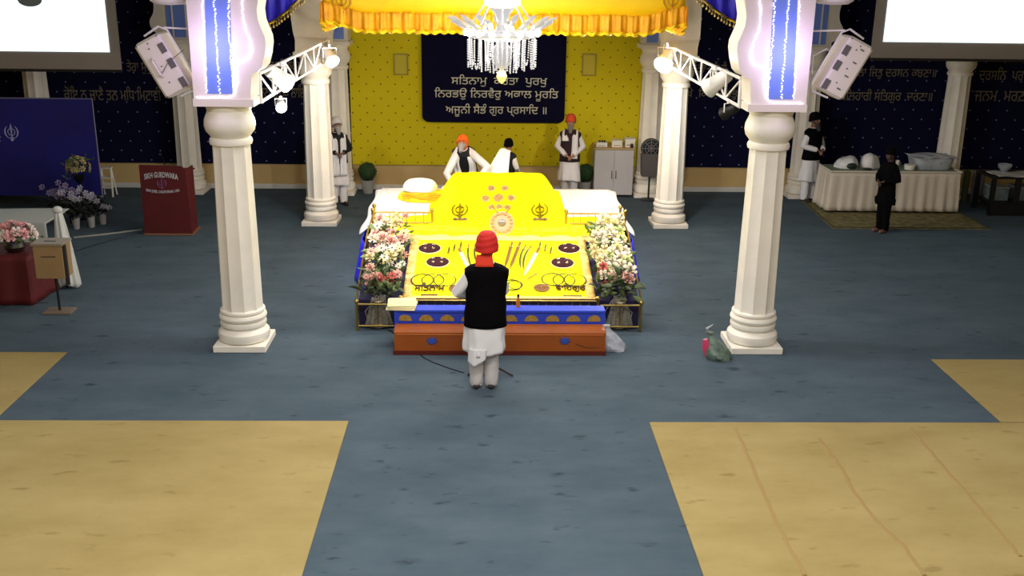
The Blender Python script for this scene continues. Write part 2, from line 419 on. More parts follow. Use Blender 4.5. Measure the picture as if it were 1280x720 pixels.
# inner outline of the scroll arch, read off the near right column
FY=12.50
def loc2(x,y): 
    p=at(x,y,Y=FY); return (p.x-3.36,p.z)
S_in=[(939,124),(938.8,99),(931,96),(926,90),(923,76),(921.7,62),(923,53),(928,42),(931.7,33),(933.7,20),(931.7,3),(926,-25),(914,-60),(890,-95),(850,-125)]
S_pts=[loc2(*p) for p in S_in]
xin=S_pts[1][0]
zb=3.15
def slab_outline():
    top=S_pts[-1]
    o=[(.33,zb+.09),(.33,top[1]+.3),(top[0],top[1]+.3)]+list(reversed(S_pts))+[(S_pts[0][0],zb+.09)]
    return o
def smooth_pts(P,k=5):
    out=[]
    for i in range(len(P)-1):
        p0=P[max(i-1,0)];p1=P[i];p2=P[i+1];p3=P[min(i+2,len(P)-1)]
        for j in range(k):
            t=j/k
            out.append(tuple(.5*((2*p1[d])+(-p0[d]+p2[d])*t+(2*p0[d]-5*p1[d]+4*p2[d]-p3[d])*t*t+(-p0[d]+3*p1[d]-3*p2[d]+p3[d])*t**3) for d in range(len(p1))))
    out.append(tuple(P[-1])); return out
def flute(a,z):
    n=10; t=(a*n/(2*pi))%1.0
    return 1-.085*sin(pi*t)**.8
def build_column(kind,label,loc,side,group=None):
    """kind: 'lit' near arch column, 'plain' rear, 'wall' engaged in front of the back wall; side=+1 right / -1 left (which way the arch springs: towards -side)"""
    c=thing('column',label,'column',loc,0,group)
    MB().box(-.336,.336,-.336,.336,0,.085,ch=.006).build('plinth',plaster,c,smooth=False)
    prof=[(.27,.085),(.318,.10),(.335,.15),(.325,.21),(.285,.255),(.262,.27),(.262,.275),(.29,.29),(.298,.32),(.29,.35),(.268,.362),(.268,.366),(.298,.385),(.306,.415),(.295,.445),(.268,.457),(.275,.462),(.288,.48),(.285,.505),(.26,.52)]
    MB().lathe(prof,n=40).build('base_rings',plaster,c,angle=30)
    MB().lathe([(r/.268*.268,z) for r,z in shaft_prof],n=80,sq=flute).build('shaft',plaster,c,angle=25)
    cap=[(.2,2.64),(.255,2.655),(.265,2.69),(.255,2.725),(.235,2.74),(.25,2.765),(.295,2.82),(.312,2.89),(.305,2.96),(.275,3.03),(.262,3.07),(.272,3.10),(.275,3.15)]
    MB().lathe(cap,n=40).build('capital',plaster,c,angle=35)
    if kind=='lit':
        y0,y1=-.31,.17
        if side>0: out=slab_outline()
        else: out=[(-x,z) for x,z in slab_outline()]
        m=MB(); m.box(-.34 if side<0 else xin-.01, .34 if side>0 else -xin+.01,y0-.02,.02,zb,zb+.09)
        m.build('abacus',arch_mat,c,smooth=False)
        MB().prism(out,y0,y1).build('arch',arch_mat,c,angle=30)
        # blue inset panel, framed by light strings
        q=lambda x,y:(lambda p:(side*p[0],p[1]))(loc2(x,y))
        A=q(961,124);B=q(970,-60);D=q(1000,-60);E_=q(991.5,124)
        MB().prism([A,B,D,E_],y0-.012,y0+.01).build('panel',blue_panel,c,smooth=False)
        strings=[[(958,124),(965,62),(968,0),(970,-60)],[(976.5,124),(981,62),(986,0),(991,-60)],[(991.5,124),(996,62),(999.5,0),(1002,-60)],
                 [(956.7,86),(947,83),(941,78),(938.6,70),(940,60),(945.5,45),(949,35),(951,15),(949.7,0),(946,-25),(938,-60)],
                 [(957,86),(955,98),(956,112),(959,122),(964,128),(978,128),(992,129),(1004,129)]]
        for s in strings:
            P=smooth_pts([q(*p) for p in s],8); mb=MB(); last=None; acc=0
            for i,p in enumerate(P):
                if last is not None:
                    d=sqrt((p[0]-last[0])**2+(p[1]-last[1])**2); k=max(1,int(d/.021))
                    for j in range(k):
                        t=(j+.5)/k; x=last[0]+(p[0]-last[0])*t; z=last[1]+(p[1]-last[1])*t
                        mb.ball((x+random.uniform(-.010,.010),y0-.02,z+random.uniform(-.006,.006)),.009,.007,.007,n=5,m=3)
                last=p
            mb.build('light_string',led,c)
        light('POINT','light_string_glow',(loc[0]+side*.02,loc[1]-.62,3.85),22,(.66,.48,1),shadow_soft_size=.35)
    else:
        w=.30; 
        m=MB(); m.box(-.34,.34,-.31,.31,zb,zb+.09); m.build('abacus',arch_mat,c,smooth=False)
        if kind=='plain':
            out=[(-w,zb+.09),(-w+.01,3.45),(-w-.02,3.6),(-w-.05,3.9),(-w-.02,4.3),(-w-.1,4.7),(w+.1,4.7),(w+.02,4.3),(w+.03,3.9),(w+.03,3.6),(w,3.4),(w,zb+.09)]
            MB().prism(out,-.3,.3).build('arch',arch_mat,c,angle=50)
        else:
            s=side
            o2=[(.30,zb+.09),(.30,3.32),(.42,3.38),(.50,3.50),(.50,3.62),(.42,3.76),(.40,3.95),(.46,4.2),(.6,4.4),(.9,4.6),(-.3,4.6),(-.3,zb+.09)]
            o2=[(s*x,z) for x,z in (smooth_pts(o2[:9],3)+o2[9:])]
            MB().prism(o2,-.22,.25).build('arch',arch_mat,c,angle=50)
            MB().prism([(s*-.22,zb+.13),(s*.16,zb+.13),(s*.16,4.5),(s*-.22,4.5)],-.235,-.21).build('panel',blue_panel,c,smooth=False)
            MB().box(s*.02,s*.05,-.25,-.23,zb+.13,4.5).build('panel_strip',arch_mat,c,smooth=False)
    return c
X1=3.356
build_column('lit','near left cream fluted column, its top strung with violet-white lights',(-X1,12.81,0),-1)
build_column('lit','near right cream fluted column, its top strung with violet-white lights',(X1,12.81,0),1)
build_column('plain','cream column behind the near left one, standing beside the throne stage',(-X1,19.43,0),-1)
build_column('plain','cream column behind the near right one, standing beside the throne stage',(X1,19.43,0),1)
build_column('wall','cream column against the yellow wall behind the man in a white turban',(-X1,22.12,0),-1)
build_column('wall','cream column against the yellow wall beside the grey cabinet',(X1,22.12,0),1)
build_column('wall','grey-lit column against the navy wall just behind the red lectern',(-6.58,22.12,0),-1)
build_column('wall','grey-lit column against the navy wall behind the man in a black turban',(6.72,22.12,0),1)
build_column('wall','half hidden column between the left projection screen and the blue banner',(-9.65,22.12,0),-1)
build_column('wall','slim column against the navy wall right of the skirted table',(9.92,22.12,0),1)

# ------------------------------------------------------------------ trusses with spot lamps
truss_m=mat('white truss tube',(225,222,222),.35)
def truss(side,label):
    t=thing('lighting_truss',label,'truss',(side*3.04,13.16,3.12))
    mb=MB(); L=5.9; w=0; h=.35
    for z in (0,h): mb.cyl((0,0,z),(0,L,z),.022)
    mb.cyl((0,0,0),(0,0,h),.03); mb.cyl((0,L,0),(0,L,h),.03)
    mb.build('chord',truss_m,t)
    n=7
    for x in (0,):
        g=MB()
        for i in range(n):
            y0=i*L/n; y1=(i+1)*L/n
            g.cyl((x,y0,0 if i%2 else h),(x,y1,h if i%2 else 0),.014)
            g.cyl((x,y0,0),(x,y0,h),.017)
        g.build('lattice',truss_m,t)
    return t
truss(-1,'white lattice truss running back from the near left column')
truss(1,'white lattice truss running back from the near right column')
lamp_glow=mat('lamp lens',(255,255,255),.3,emit=(255,250,240),strength=60)
def spot_lamp(loc,aim,label,k=1.0,body=white_paint,glow=True):
    d=(Vector(aim)-Vector(loc)).normalized(); q=d.to_track_quat('Z','Y').to_matrix().to_4x4()
    o=thing('spot_lamp',label,'lamp',loc)
    prof=[(.04*k,-.24*k),(.08*k,-.22*k),(.095*k,-.12*k),(.10*k,0),(.125*k,.10*k),(.125*k,.12*k)]
    MB().lathe(prof,n=20,M=q).build('housing',body,o)
    MB().lathe([(.001,.121*k),(.08*k,.128*k),(.11*k,.122*k)],n=20,M=q).build('lens',lamp_glow if glow else mat('dark lens',(70,70,80),.2),o)
    y=MB(); s=q.to_3x3()@Vector((1,0,0))
    y.tube([s*.12*k,s*.13*k+Vector((0,0,.16*k)),-s*.13*k+Vector((0,0,.16*k)),-s*.12*k],.009,6); y.cyl((0,0,.16*k),(0,0,.22*k),.02)
    y.build('yoke',truss_m,o)
    return o
spot_lamp((-2.88,18.1,3.24),(-.4,14.5,.6),'glaring spot lamp near the far end of the left truss')
spot_lamp((2.92,18.1,3.26),(.3,14.4,.6),'glaring spot lamp near the far end of the right truss',1.3)
spot_lamp((-3.0,14.25,2.93),(-1.6,9,1.6),'small glaring lamp hung below the near end of the left truss',.6)
spot_lamp((-2.95,14.15,3.30),(-.3,16.5,.8),'big white spot lamp inside the near end of the left truss',1.05,glow=False)
spot_lamp((2.95,14.3,3.28),(.3,16.5,.8),'big white spot lamp inside the near end of the right truss',1.1,glow=False)
spot_lamp((3.02,13.7,2.98),(.4,16.5,.8),'small black lamp hung below the near end of the right truss',.7,body=black,glow=False)

# ------------------------------------------------------------------ hung loudspeakers
def loudspeaker(side,label,c,variant):
    # c centre; local frame: x width, y depth, z height
    tilt=R(26)*side
    o=thing('loudspeaker',label,'loudspeaker',c); Mz=Matrix.Rotation(tilt,4,'Y')
    if side<0: Mz=Matrix.Rotation(R(-28),4,'Y')
    else: Mz=Matrix.Rotation(R(27),4,'Y')
    body=mat('speaker white',(222,214,205),.5)
    MB().box(-.17,.17,-.2,.2,-.36,.36,M=Mz,ch=.03).build('enclosure',body,o,smooth=False)
    fr=-.203; dk=mat('speaker recess',(96,92,92),.7)
    inner=side*-1
    for i,z in enumerate((.18,-.02,-.27)):
        MB().box(inner*.09,inner*.16,fr-.006,fr+.01,z-.06,z+.06,M=Mz).build('recess',dk,o,smooth=False)
    if variant==0:
        h=MB(); h.tube([Mz@Vector(p) for p in ((-.05,fr,.13),(-.05,fr-.05,.1),(-.05,fr-.05,-.08),(-.05,fr,-.11))],.015,8); h.build('handle',body,o)
    for (x,z) in ((.14,.33),(-.14,.33),(.14,-.33),(-.14,-.33),(0,.3),(-.02,.24),(-.02,-.2),(.0,.0)):
        MB().ball(Mz@Vector((x,fr,z)),.010,n=6,m=4).build('screw',dk,o)
    if variant==1:
        for z in (.27,.1,-.08,-.25):
            MB().box(-side*-.02,-side*-.02+.05,fr-.005,fr+.005,z-.008,z+.008,M=Mz).build('slot',dk,o,smooth=False)
    b=MB(); s=inner
    b.tube([Mz@Vector(p) for p in ((s*-.02,-.1,.40),(s*.19,-.1,.42),(s*.26,-.1,.34),(s*.26,-.1,-.34),(s*.19,-.1,-.42),(s*-.02,-.1,-.40))],.013,8)
    b.build('bracket',truss_m,o)
    w=Vector((side*(3.36+.3)-c[0],12.9-c[1],.42)); MB().cyl(Mz@Vector((s*.24,-.1,.38)),w,.012).build('arm',truss_m,o)
    if variant==0: MB().tube([Mz@Vector((-.03,fr-.01,-.07)),Mz@Vector((.1,fr-.03,-.0)),Mz@Vector((.3,-.1,.05))],.005,5).build('cable',dk,o)
    else: MB().tube([Mz@Vector((-.31,-.1,.1)),Mz@Vector((-.4,-.05,-.05)),Mz@Vector((-.31,-.1,-.25))],.007,5).build('cable',truss_m,o)
    return o
loudspeaker(-1,'tilted white loudspeaker with a handle hung left of the near left column',(-4.08,12.85,3.60),0)
loudspeaker(1,'tilted white loudspeaker with recessed sockets hung right of the near right column',(4.19,12.85,3.66),1)
for side,px in ((-1,213),(1,1042)):
    p=at(px,-2,Y=12.95)
    o=thing('ceiling_spot','white round-bottomed fixture cut by the top edge above the %s loudspeaker'%('left' if side<0 else 'right'),'lamp',tuple(p))
    MB().lathe([(.05,-.075),(.18,-.065),(.235,-.03),(.24,.02),(.24,.25),(.12,.32)],n=24).build('housing',white_paint,o)
    MB().cyl((0,0,.3),(0,0,5.98-p.z),.02).build('rod',truss_m,o)

# ------------------------------------------------------------------ projection screens
def screen(label,pts_lo,pts_hi,Y):
    # outer frame corner (inner side) and lit corner
    (gx,gy),(lx,ly),side=pts_lo
    g=at(gx,gy,Y=Y); l=at(lx,ly,Y=Y)
    o=thing('projection_screen',label,'screen',(g.x,Y,g.z))
    W_=side*4.4; H_=2.4
    MB().box(0,W_,-.03,.03,0,H_).build('border',mat('screen border',(140,130,122),.7),o,smooth=False)
    MB().box(l.x-g.x,W_-(l.x-g.x),-.045,-.02,l.z-g.z,H_-.1).build('picture',mat('lit picture',(200,215,225),.5,emit=(228,250,255),strength=1.25),o,smooth=False)
    MB().box(-side*.0,W_,-.05,.05,-.05,0).build('bottom_bar',black,o,smooth=False)
    for x in (.3,4.1): MB().cyl((side*x,0,H_),(side*x,0,5.98-g.z),.015).build('hanger',black,o)
    return o
sl=screen('bright projection screen cut by the top left corner of the view',((152,87),(138,65),-1),None,20)
sr=screen('bright projection screen cut by the top right corner of the view',((1088,72),(1103,52),1),None,20)
p=at(36,0,Y=19.9)
o=thing('projected_logo','grey round mark at the top of the left projection screen','mark',(p.x,19.94,p.z))
MB().prism([(.22*cos(a*pi/12),.12*sin(a*pi/12)) for a in range(24)],-.01,.01).build('disc',mat('grey mark',(120,130,130),.6),o,smooth=False)
# ------------------------------------------------------------------ swags of blue cloth with tassels
purple=mat('royal blue cloth',(40,32,190),.5)
for side,pa,pb in ((-1,(326,36),(374,1)),(1,(930,33),(878,1))):
    a=at(*pa,Y=16.2); b=at(*pb,Y=16.2)
    o=thing('swag','royal blue swag with gold tassels hung between the %s columns'%('left' if side<0 else 'right'),'drape',(0,16.2,0))
    n=20
    def fn(u,v):
        p=a.lerp(b,u*1.5); sag=-.05*sin(pi*min(1,u*1.5))
        return (p.x,.03*sin(u*30),(p.z+sag)*(1-v)+5.0*v)
    MB().grid(fn,30,3).build('cloth',purple,o,thick=.01)
    f=MB().tube([(lambda q:(q[0],q[1]-.01,q[2]+.02))(fn(i/n,0)) for i in range(n+1)],.022,6); f.build('trim_band',gold,o)
    for i in range(16):
        q=fn((i+.5)/16/1.3,0); MB().lathe([(.004,0),(.012,-.02),(.006,-.035),(.018,-.05),(.02,-.085),(.004,-.09)],c=(q[0],q[1]-.01,q[2]+.01),n=8).build('tassel',gold,o)
# ------------------------------------------------------------------ throne stage
ZT=.78; YF=15.3; YB=18.95; XS=2.0
blue_satin=mat('royal blue satin',(34,32,235),.45,noise_s=3,noise_a=.1)
navy_d=mat('dark navy velvet',(20,14,52),.9)
st=thing('throne_stage','raised throne stage skirted in royal blue cloth under the yellow canopy','stage',(0,17.1,0))
MB().box(-XS+.02,XS-.02,YF-17.1+.02,YB-17.1-.02,0,ZT-.03).build('platform',mat('stage wood',(120,84,50),.6),st,smooth=False)
def skirt(o,path,z0,z1,amp,freq,m,name='skirt',flare=0.,nz=8,thick=.008,seed=0):
    """pleated cloth hanging along a path; path: list of (x,y,nx,ny)"""
    L=[0]
    for a,b in zip(path[:-1],path[1:]): L.append(L[-1]+sqrt((a[0]-b[0])**2+(a[1]-b[1])**2))
    tot=L[-1]; nu=int(tot*freq*8)
    def fn(u,v):
        s=u*tot; i=0
        while i<len(L)-2 and L[i+1]<s: i+=1
        t=(s-L[i])/max(1e-6,L[i+1]-L[i]); a,b=path[i],path[i+1]
        x,y,nx,ny=[a[k]+(b[k]-a[k])*t for k in range(4)]
        w=amp*(.25+.75*v)*(.6*sin(2*pi*freq*s+seed)+.4*sin(2*pi*freq*s*.53+1.3*v+seed)) 
        off=w+amp+flare*v
        return (x+nx*off,y+ny*off,z1+(z0-z1)*v)
    return MB().grid(fn,nu,nz).build(name,m,o,thick=thick)
for s in (-1,1):
    skirt(st,[(s*(XS+.10),YB-17.1,s,0),(s*(XS+.10),YF-17.1+.4,s,0),(s*(XS+.0),YF-17.1-.0,s*.8,-.6)],.03,ZT-.10,.035,2.2,blue_satin,flare=.12)
# low flight in front of it: navy sloping display board with side walls
Y0r,Z0r,Y1r,Z1r=13.45,.42,15.28,.80
sl_=sqrt((Y1r-Y0r)**2+(Z1r-Z0r)**2); ty=(Y1r-Y0r)/sl_; tz=(Z1r-Z0r)/sl_
def RP(x,v,h=0): return Vector((x,Y0r+ty*sl_*v-tz*h,Z0r+tz*sl_*v+ty*h))
def hitR(x,y,h=0):
    d=_F*F_PX+_R*(x-640)+_U*(360-y); n=Vector((0,-tz,ty)); p0=RP(0,0,h)
    t=(p0-CAM).dot(n)/d.dot(n); p=CAM+d*t
    return p.x,((p-p0).y*ty+(p-p0).z*tz)/sl_
db=thing('display_ramp','sloping dark navy display ramp below the yellow throne cloth','ramp',(0,13.4,0))
m=MB(); vs=[]
for x in (-1.93,1.93):
    vs+=[(x,.05,0),(x,1.87,0),(x,1.87,.785),(x,.05,.405)]
m.add(vs,[(0,1,2,3),(7,6,5,4),(0,4,5,1),(1,5,6,2),(2,6,7,3),(3,7,4,0)]); m.build('ramp_body',navy_d,db,smooth=False)
# yellow weapons cloth
bx,tx=1.31,1.31
cl=thing('display_cloth','yellow cloth with gold border laid out flat under the ceremonial weapons','cloth',(0,13.4,0))
off=Vector((0,-13.4,0))
MB().grid(lambda u,v:RP(-1.22+2.44*u,.03+.93*v,.006+.004*sin(u*23)*sin(v*11))+off,40,24).build('cloth_field',yellow,cl,thick=.006)
br=mat('gold lace border',(225,185,105),.55,noise_s=60,noise_a=.35)
for s in (-1,1):
    MB().grid(lambda u,v:RP(s*(1.21+.12*u),.0+.98*v,.008)+off,3,24).build('lace_border',br,cl,thick=.01)
MB().grid(lambda u,v:RP(-1.33+2.66*u,.0+.035*v,.012)+off,24,2).build('lace_border',br,cl,thick=.01)
txt=mat('maroon lettering',(70,20,8),.6)
rampM=Matrix(((1,0,0,0),(0,0,ty,0),(0,0,tz,0),(0,0,0,1)))  # local z -> along the slope
def rtext(s,x0,x1,yy,h):
    a,v=hitR(x0,yy); b,_=hitR(x1,yy)
    c=RP((a+b)/2,v,.024)+off
    return text('lettering',s,txt,cl,width=b-a,height=h,origin=c,M=rampM,bold=.022,depth=.006)
rtext('ਸਤਿਨਾਮ',518,556,360,.24); rtext('ਵਾਹਿਗੁਰ',694,732,361,.24)
for x0,x1,yy in ((526,547,369.5),(704,727,371)):
    a,v=hitR(x0,yy); b,_=hitR(x1,yy)
    MB().grid(lambda u,w:RP(a+(b-a)*u,v-.008+.016*w,.016)+off,2,1).build('underline',txt,cl,thick=.004)
# small printed roundels and sprigs
brown=mat('brown embroidery',(120,78,24),.7)
for x,y in ((571,362),(677,361)):
    a,v=hitR(x,y); m=MB()
    for r,h in ((.115,.014),(.07,.02)):
        m.lathe([(r-.02,0),(r,.004),(r-.001,.008)],n=20,c=(0,0,0))
    for k in range(10):
        m.cyl((0,0,.006),(.1*cos(k*pi/5),.1*sin(k*pi/5),.006),.007,n=5)
    o=m.build('roundel',brown,cl); o.location=RP(a,v,.014)+off; o.rotation_euler=(atan2(tz,ty),0,0)
# ceremonial weapons, each a thing
steel=mat('blued steel',(70,72,20),.35,metal=.4); dark_lac=mat('dark lacquer',(48,14,20),.85,spec=.2)
RX=atan2(tz,ty)
def on_ramp(o,x,y,h=.014,rz=0):
    a,v=hitR(x,y,h); o.location=RP(a,v,h); o.rotation_mode='XYZ'
    o.matrix_world=Matrix.Translation(RP(a,v,h))@Matrix.Rotation(RX,4,'X')@Matrix.Rotation(rz,4,'Z'); return o
silver=mat('silver',(215,215,210),.25,metal=.9)
def shield():
    o=thing('shield','x','shield')
    MB().lathe([(.01,.055),(.06,.05),(.115,.03),(.148,.008),(.15,0),(.14,0)],n=32).build('dome',dark_lac,o)
    MB().lathe([(.140,.004),(.152,.0),(.156,.008),(.148,.014)],n=32,caps=False).build('rim',mat('cream rim',(235,225,150),.5),o)
    for k in range(4):
        t=pi/4+k*pi/2; MB().lathe([(.02,0),(.018,.01),(.002,.018)],c=(.075*cos(t),.075*sin(t),.04),n=10).build('boss',silver,o)
    return o
s0=shield()
for i,(x,y,l) in enumerate(((537,311,'upper dark studded shield on the left of the yellow display cloth'),(547,328,'lower dark studded shield on the left of the yellow display cloth'),(711,311,'upper dark studded shield on the right of the yellow display cloth'),(703,329,'lower dark studded shield on the right of the yellow display cloth'))):
    o=s0 if i==0 else copy_tree(s0); tag(o,l,None,'ceremonial shields on the yellow cloth'); on_ramp(o,x,y); o.scale=(1.12,1.12,1.0)
def ring_item(r):
    o=thing('throwing_ring','x','ring'); MB().tube([(r*cos(a*pi/18),r*sin(a*pi/18)*1.15,.0) for a in range(37)],.011,6,caps=False,flat=.5).build('hoop',steel,o); return o
i=0; r0=None
for side,c,words in ((-1,((528,350,'left'),(541,350,'middle'),(556,350,'right')),'left'),(1,((691,349,'left'),(705,350,'middle'),(719,350,'right')),'right')):
    for x,y,w in c:
        if r0 is None: r0=ring_item(.155); o=r0
        else: o=copy_tree(r0)
        tag(o,'thin steel throwing ring, %s of the three at the %s of the display cloth'%(w,words),None,'steel throwing rings on the display cloth'); on_ramp(o,x,y,.02+.01*(i%3)); i+=1
for x,r,w in ((640,.13,'larger'),(644,.1,'smaller')):
    o=ring_item(r); tag(o,'%s dark ring of the pair right of the standing man'%w,None,'steel throwing rings on the display cloth'); on_ramp(o,x,356,.02 if r>.11 else .032)
def sword(x0,y0,x1,y1,curve,col,label,w=.016,g='swords on the display cloth',cat='sword',nm='sword'):
    a,va=hitR(x0,y0,.02); b,vb_=hitR(x1,y1,.02)
    A=Vector((a,va*sl_,0)); B=Vector((b,vb_*sl_,0)); D=B-A; L=D.length; th=atan2(D.y,D.x)
    o=thing(nm,label,cat,group=g)
    n=12; pts=[(L*k/n,curve*sin(pi*k/n),.012) for k in range(n+1)]
    MB().tube(pts[2:],[w]*(n-4)+[w*.8,w*.5,w*.15],6,flat=.45).build('blade',col,o)
    MB().tube(pts[:3],[w*.9,w*.6,w*.9],8).build('grip',brown,o)
    MB().cyl((pts[2][0],pts[2][1]-.035,.012),(pts[2][0],pts[2][1]+.035,.012),w*.5).build('guard',gold,o)
    o.matrix_world=Matrix.Translation(RP(a,va,.016))@Matrix.Rotation(RX,4,'X')@Matrix.Rotation(th,4,'Z')
    return o
scab=mat('brown scabbard',(104,66,10),.7)
sword(586,306,590,335,-.035,steel,'outer slim curved sword left of the standing man')
sword(594,306,600,337,-.04,steel,'inner slim curved sword left of the standing man')
sword(640,304,631,335,0,scab,'straight sword in a brown scabbard nearest the standing man',.025)
sword(650,304,637,337,0,scab,'straight sword in a brown scabbard, second right of the standing man',.025)
sword(657,307,651,337,-.04,steel,'slim curved sword beside the brown scabbards, third to the right')
sword(664,308,655,339,-.05,steel,'slim curved sword right of the others, fourth to the right')
pale=mat('pale gilt',(252,240,150),.4,noise_s=8)
sword(673,312,655,345,0,pale,'pale gilt mace with broad head right of the swords',.03,'gilt maces','mace','mace')
sword(574,312,588,340,0,pale,'pale gilt mace with broad head left of the standing man',.03,'gilt maces','mace','mace')
for (x,y,w) in ((560,313,'left group, lowest'),(567,310,'left group, middle'),(575,307,'left group, highest'),(674,307,'right group, highest'),(681,310,'right group, middle'),(688,313,'right group, lowest')):
    o=sword(x,y+4,x+2,y-5,0,steel,'tiny dark dagger pointing upslope, %s'%w,.014,'small daggers on the display cloth','dagger','dagger')
sword(566,330,585,351,0,steel,'thin dark spear slanting left of the standing man',.006,'thin spears','spear','spear')
sword(672,342,656,351,0,scab,'short dagger pointing down left at the right of the display cloth',.012,'small daggers on the display cloth','dagger','dagger')

# ------------------------------------------------------------------ cloths on the stage
def hump(x,y):
    def sm(a,b,t): t=max(0,min(1,(t-a)/(b-a))); return t*t*(3-2*t)
    hx=1-sm(.74,1.14,abs(x-.03)); hy=sm(16.45,17.75,y)*(1-sm(18.15,18.6,y))
    w=.010*sin(x*9+y*3)+.006*sin(x*23-y*7)
    return .44*hx*hy+w*.6+.012*sin(x*40)*sm(.9,0,abs(y-15.7))
def hsurf(x,y):
    base=ZT+.03
    if y<15.7: base-= 0
    return base+hump(x,y)
# front yellow cloth: full width strip at the front plus the covered throne
yc=thing('throne_cloth','glowing yellow satin draped over the throne mound and stage front','cloth',(0,16.5,0))
off2=Vector((0,-16.5,0))
def fn(u,v):
    x=-1.98+3.96*u; y=15.34+3.36*v
    half= 1.98 if y<16.62 else 1.98+( (1.16-1.98)*min(1,(y-16.62)/.06))
    x=max(-half,min(half,x)); 
    return Vector((x,y,hsurf(x,y)+.004+.006*noise.noise(Vector((x*2,y*3,0)))))+off2
MB().grid(fn,120,90).build('satin',yellow,yc,thick=.006)
fold=mat('orange gold fold trim',(236,188,60),.5,noise_s=20,noise_a=.25)
MB().grid(lambda u,v:Vector((-1.45+2.9*u,15.36-.14*v-.03*sin(pi*v),ZT+.045-.07*v+.01*sin(u*40)))+off2,60,4).build('gold_border',br,yc,thick=.012)
for k in range(6):
    xx0=-1.4+random.uniform(-.1,.1); 
    MB().tube([Vector((xx0+2.8*i/24,15.55+.06*k+.22*(i/24-.5)**2*2+.015*sin(i+k*2),ZT+.04+.006*sin(i*.7+k)))+off2 for i in range(25)],.012,6,flat=.5).build('fold',fold if k%2 else yellow,yc)
# white sheet
ws=thing('white_sheet','white sheet spread over the stage floor behind the yellow cloth','cloth',(0,17.5,0))
MB().grid(lambda u,v:Vector(((-2.12+4.24*u),16.1-17.5+2.85*v,ZT+.012+.008*noise.noise(Vector((u*9,v*6,1)))-.0)),60,30).build('sheet',white_cloth,ws,thick=.01)
for s in (-1,1):
    MB().grid(lambda u,v:Vector((s*(2.02+.20*v+.02*sin(u*14)*v),16.1-17.5+2.8*u,ZT+.02-(.04+.12*(1-u)*1.0)*v)),30,4).build('side_fall',white_cloth,ws,thick=.01)
# emblem builder (two curved blades, a ring and an upright blade)
def khanda(mt,parent,M,s=1,name='emblem',th=.02):
    mb=MB()
    def arc(side):
        P=[];Q=[]
        for k in range(15):
            a=R(-68+125*k/14); ro=.50; P.append((side*(ro*cos(a)),ro*sin(a)))
            w=.085*sin(pi*(k+.6)/15.2)**.7; Q.append((side*((ro-w)*cos(a)+.0),(ro-w*.6)*sin(a)))
        return P+Q[::-1]
    for sd in (-1,1): mb.prism(arc(sd),-th/2,th/2)
    mb.prism([(-.05,-.42),(.05,-.42),(.035,-.1),(.07,.3),(0,.62),(-.07,.3),(-.035,-.1)],-th/2,th/2)
    rg=[(.27*cos(a*pi/16),.27*sin(a*pi/16)) for a in range(33)]
    n=len(mb.v)
    for i in range(32):
        a=rg[i];b=rg[i+1]; mb.prism([a,b,(b[0]*.84,b[1]*.84),(a[0]*.84,a[1]*.84)],-th/2,th/2)
    mb.prism([(-.13,-.56),(0,-.44),(.13,-.56),(0,-.68)],-th/2,th/2)
    mb.prism([(-.2,-.47),(.2,-.47),(.2,-.41),(-.2,-.41)],-th/2,th/2)
    mb.v=[tuple(M@Vector((p[0]*s,p[1]*1.0,p[2]*s))) for p in mb.v]
    return mb.build(name,mt,parent,smooth=False)
def hitH(x,y):
    d=(_F*F_PX+_R*(x-640)+_U*(360-y)).normalized(); t=13.0
    while t<24:
        p=CAM+d*t
        if p.y>15.34 and p.z<=hsurf(p.x,p.y)+.01: return p
        t+=.01
    return CAM+d*17
emb=mat('dark gilt emblem',(120,104,10),.4,metal=.2)
def frameH(x,y,lift=.02):
    p=hitH(x,y); e=.05
    n=Vector((-(hsurf(p.x+e,p.y)-hsurf(p.x-e,p.y))/(2*e),-(hsurf(p.x,p.y+e)-hsurf(p.x,p.y-e))/(2*e),1)).normalized()
    xa=Vector((1,0,0)); ya=n.cross(xa).normalized(); xa=ya.cross(n)
    return p+n*lift,xa,ya,n
for x in (575,675):
    p,xa,ya,n=frameH(x,264,.03); p=p+off2
    M=Matrix(((xa.x,-n.x,ya.x,p.x),(xa.y,-n.y,ya.y,p.y),(xa.z,-n.z,ya.z,p.z),(0,0,0,1)))
    M=M@Matrix.Diagonal((1,1,1.35,1)); khanda(emb,yc,M,.28)
pinks=mat('pink silver sequins',(185,150,100),.35,metal=.3,noise_s=80,noise_a=.4)
def medallion(x,y,r,label_parent,m=pinks):
    p,xa,ya,n=frameH(x,y,.015); p=p+off2
    M=Matrix(((xa.x,ya.x,n.x,p.x),(xa.y,ya.y,n.y,p.y),(xa.z,ya.z,n.z,p.z),(0,0,0,1)))@Matrix.Diagonal((1,1.25,1,1))
    mb=MB()
    for k in range(8):
        a=k*pi/4; mb.ball((r*.62*cos(a),r*.62*sin(a),0),r*.32,r*.32,.012,n=8,m=4)
    mb.ball((0,0,.01),r*.3,r*.3,.02,n=8,m=4)
    return mb.xf(M).build('sequin_flower',m,label_parent)
for x,y,r in ((614,236,.055),(631,236,.055),(607,249,.06),(623,248,.075),(639,248,.06),(614,260,.05),(624,259,.05),(634,260,.05)): medallion(x,y,r*1.3,yc)
mix=mat('dark and white patch',(120,90,70),.5,noise_s=50,noise_a=.5)
for x in (575,675):
    for dx in (-6,0,6): medallion(x+dx,275,.045,yc,mix)
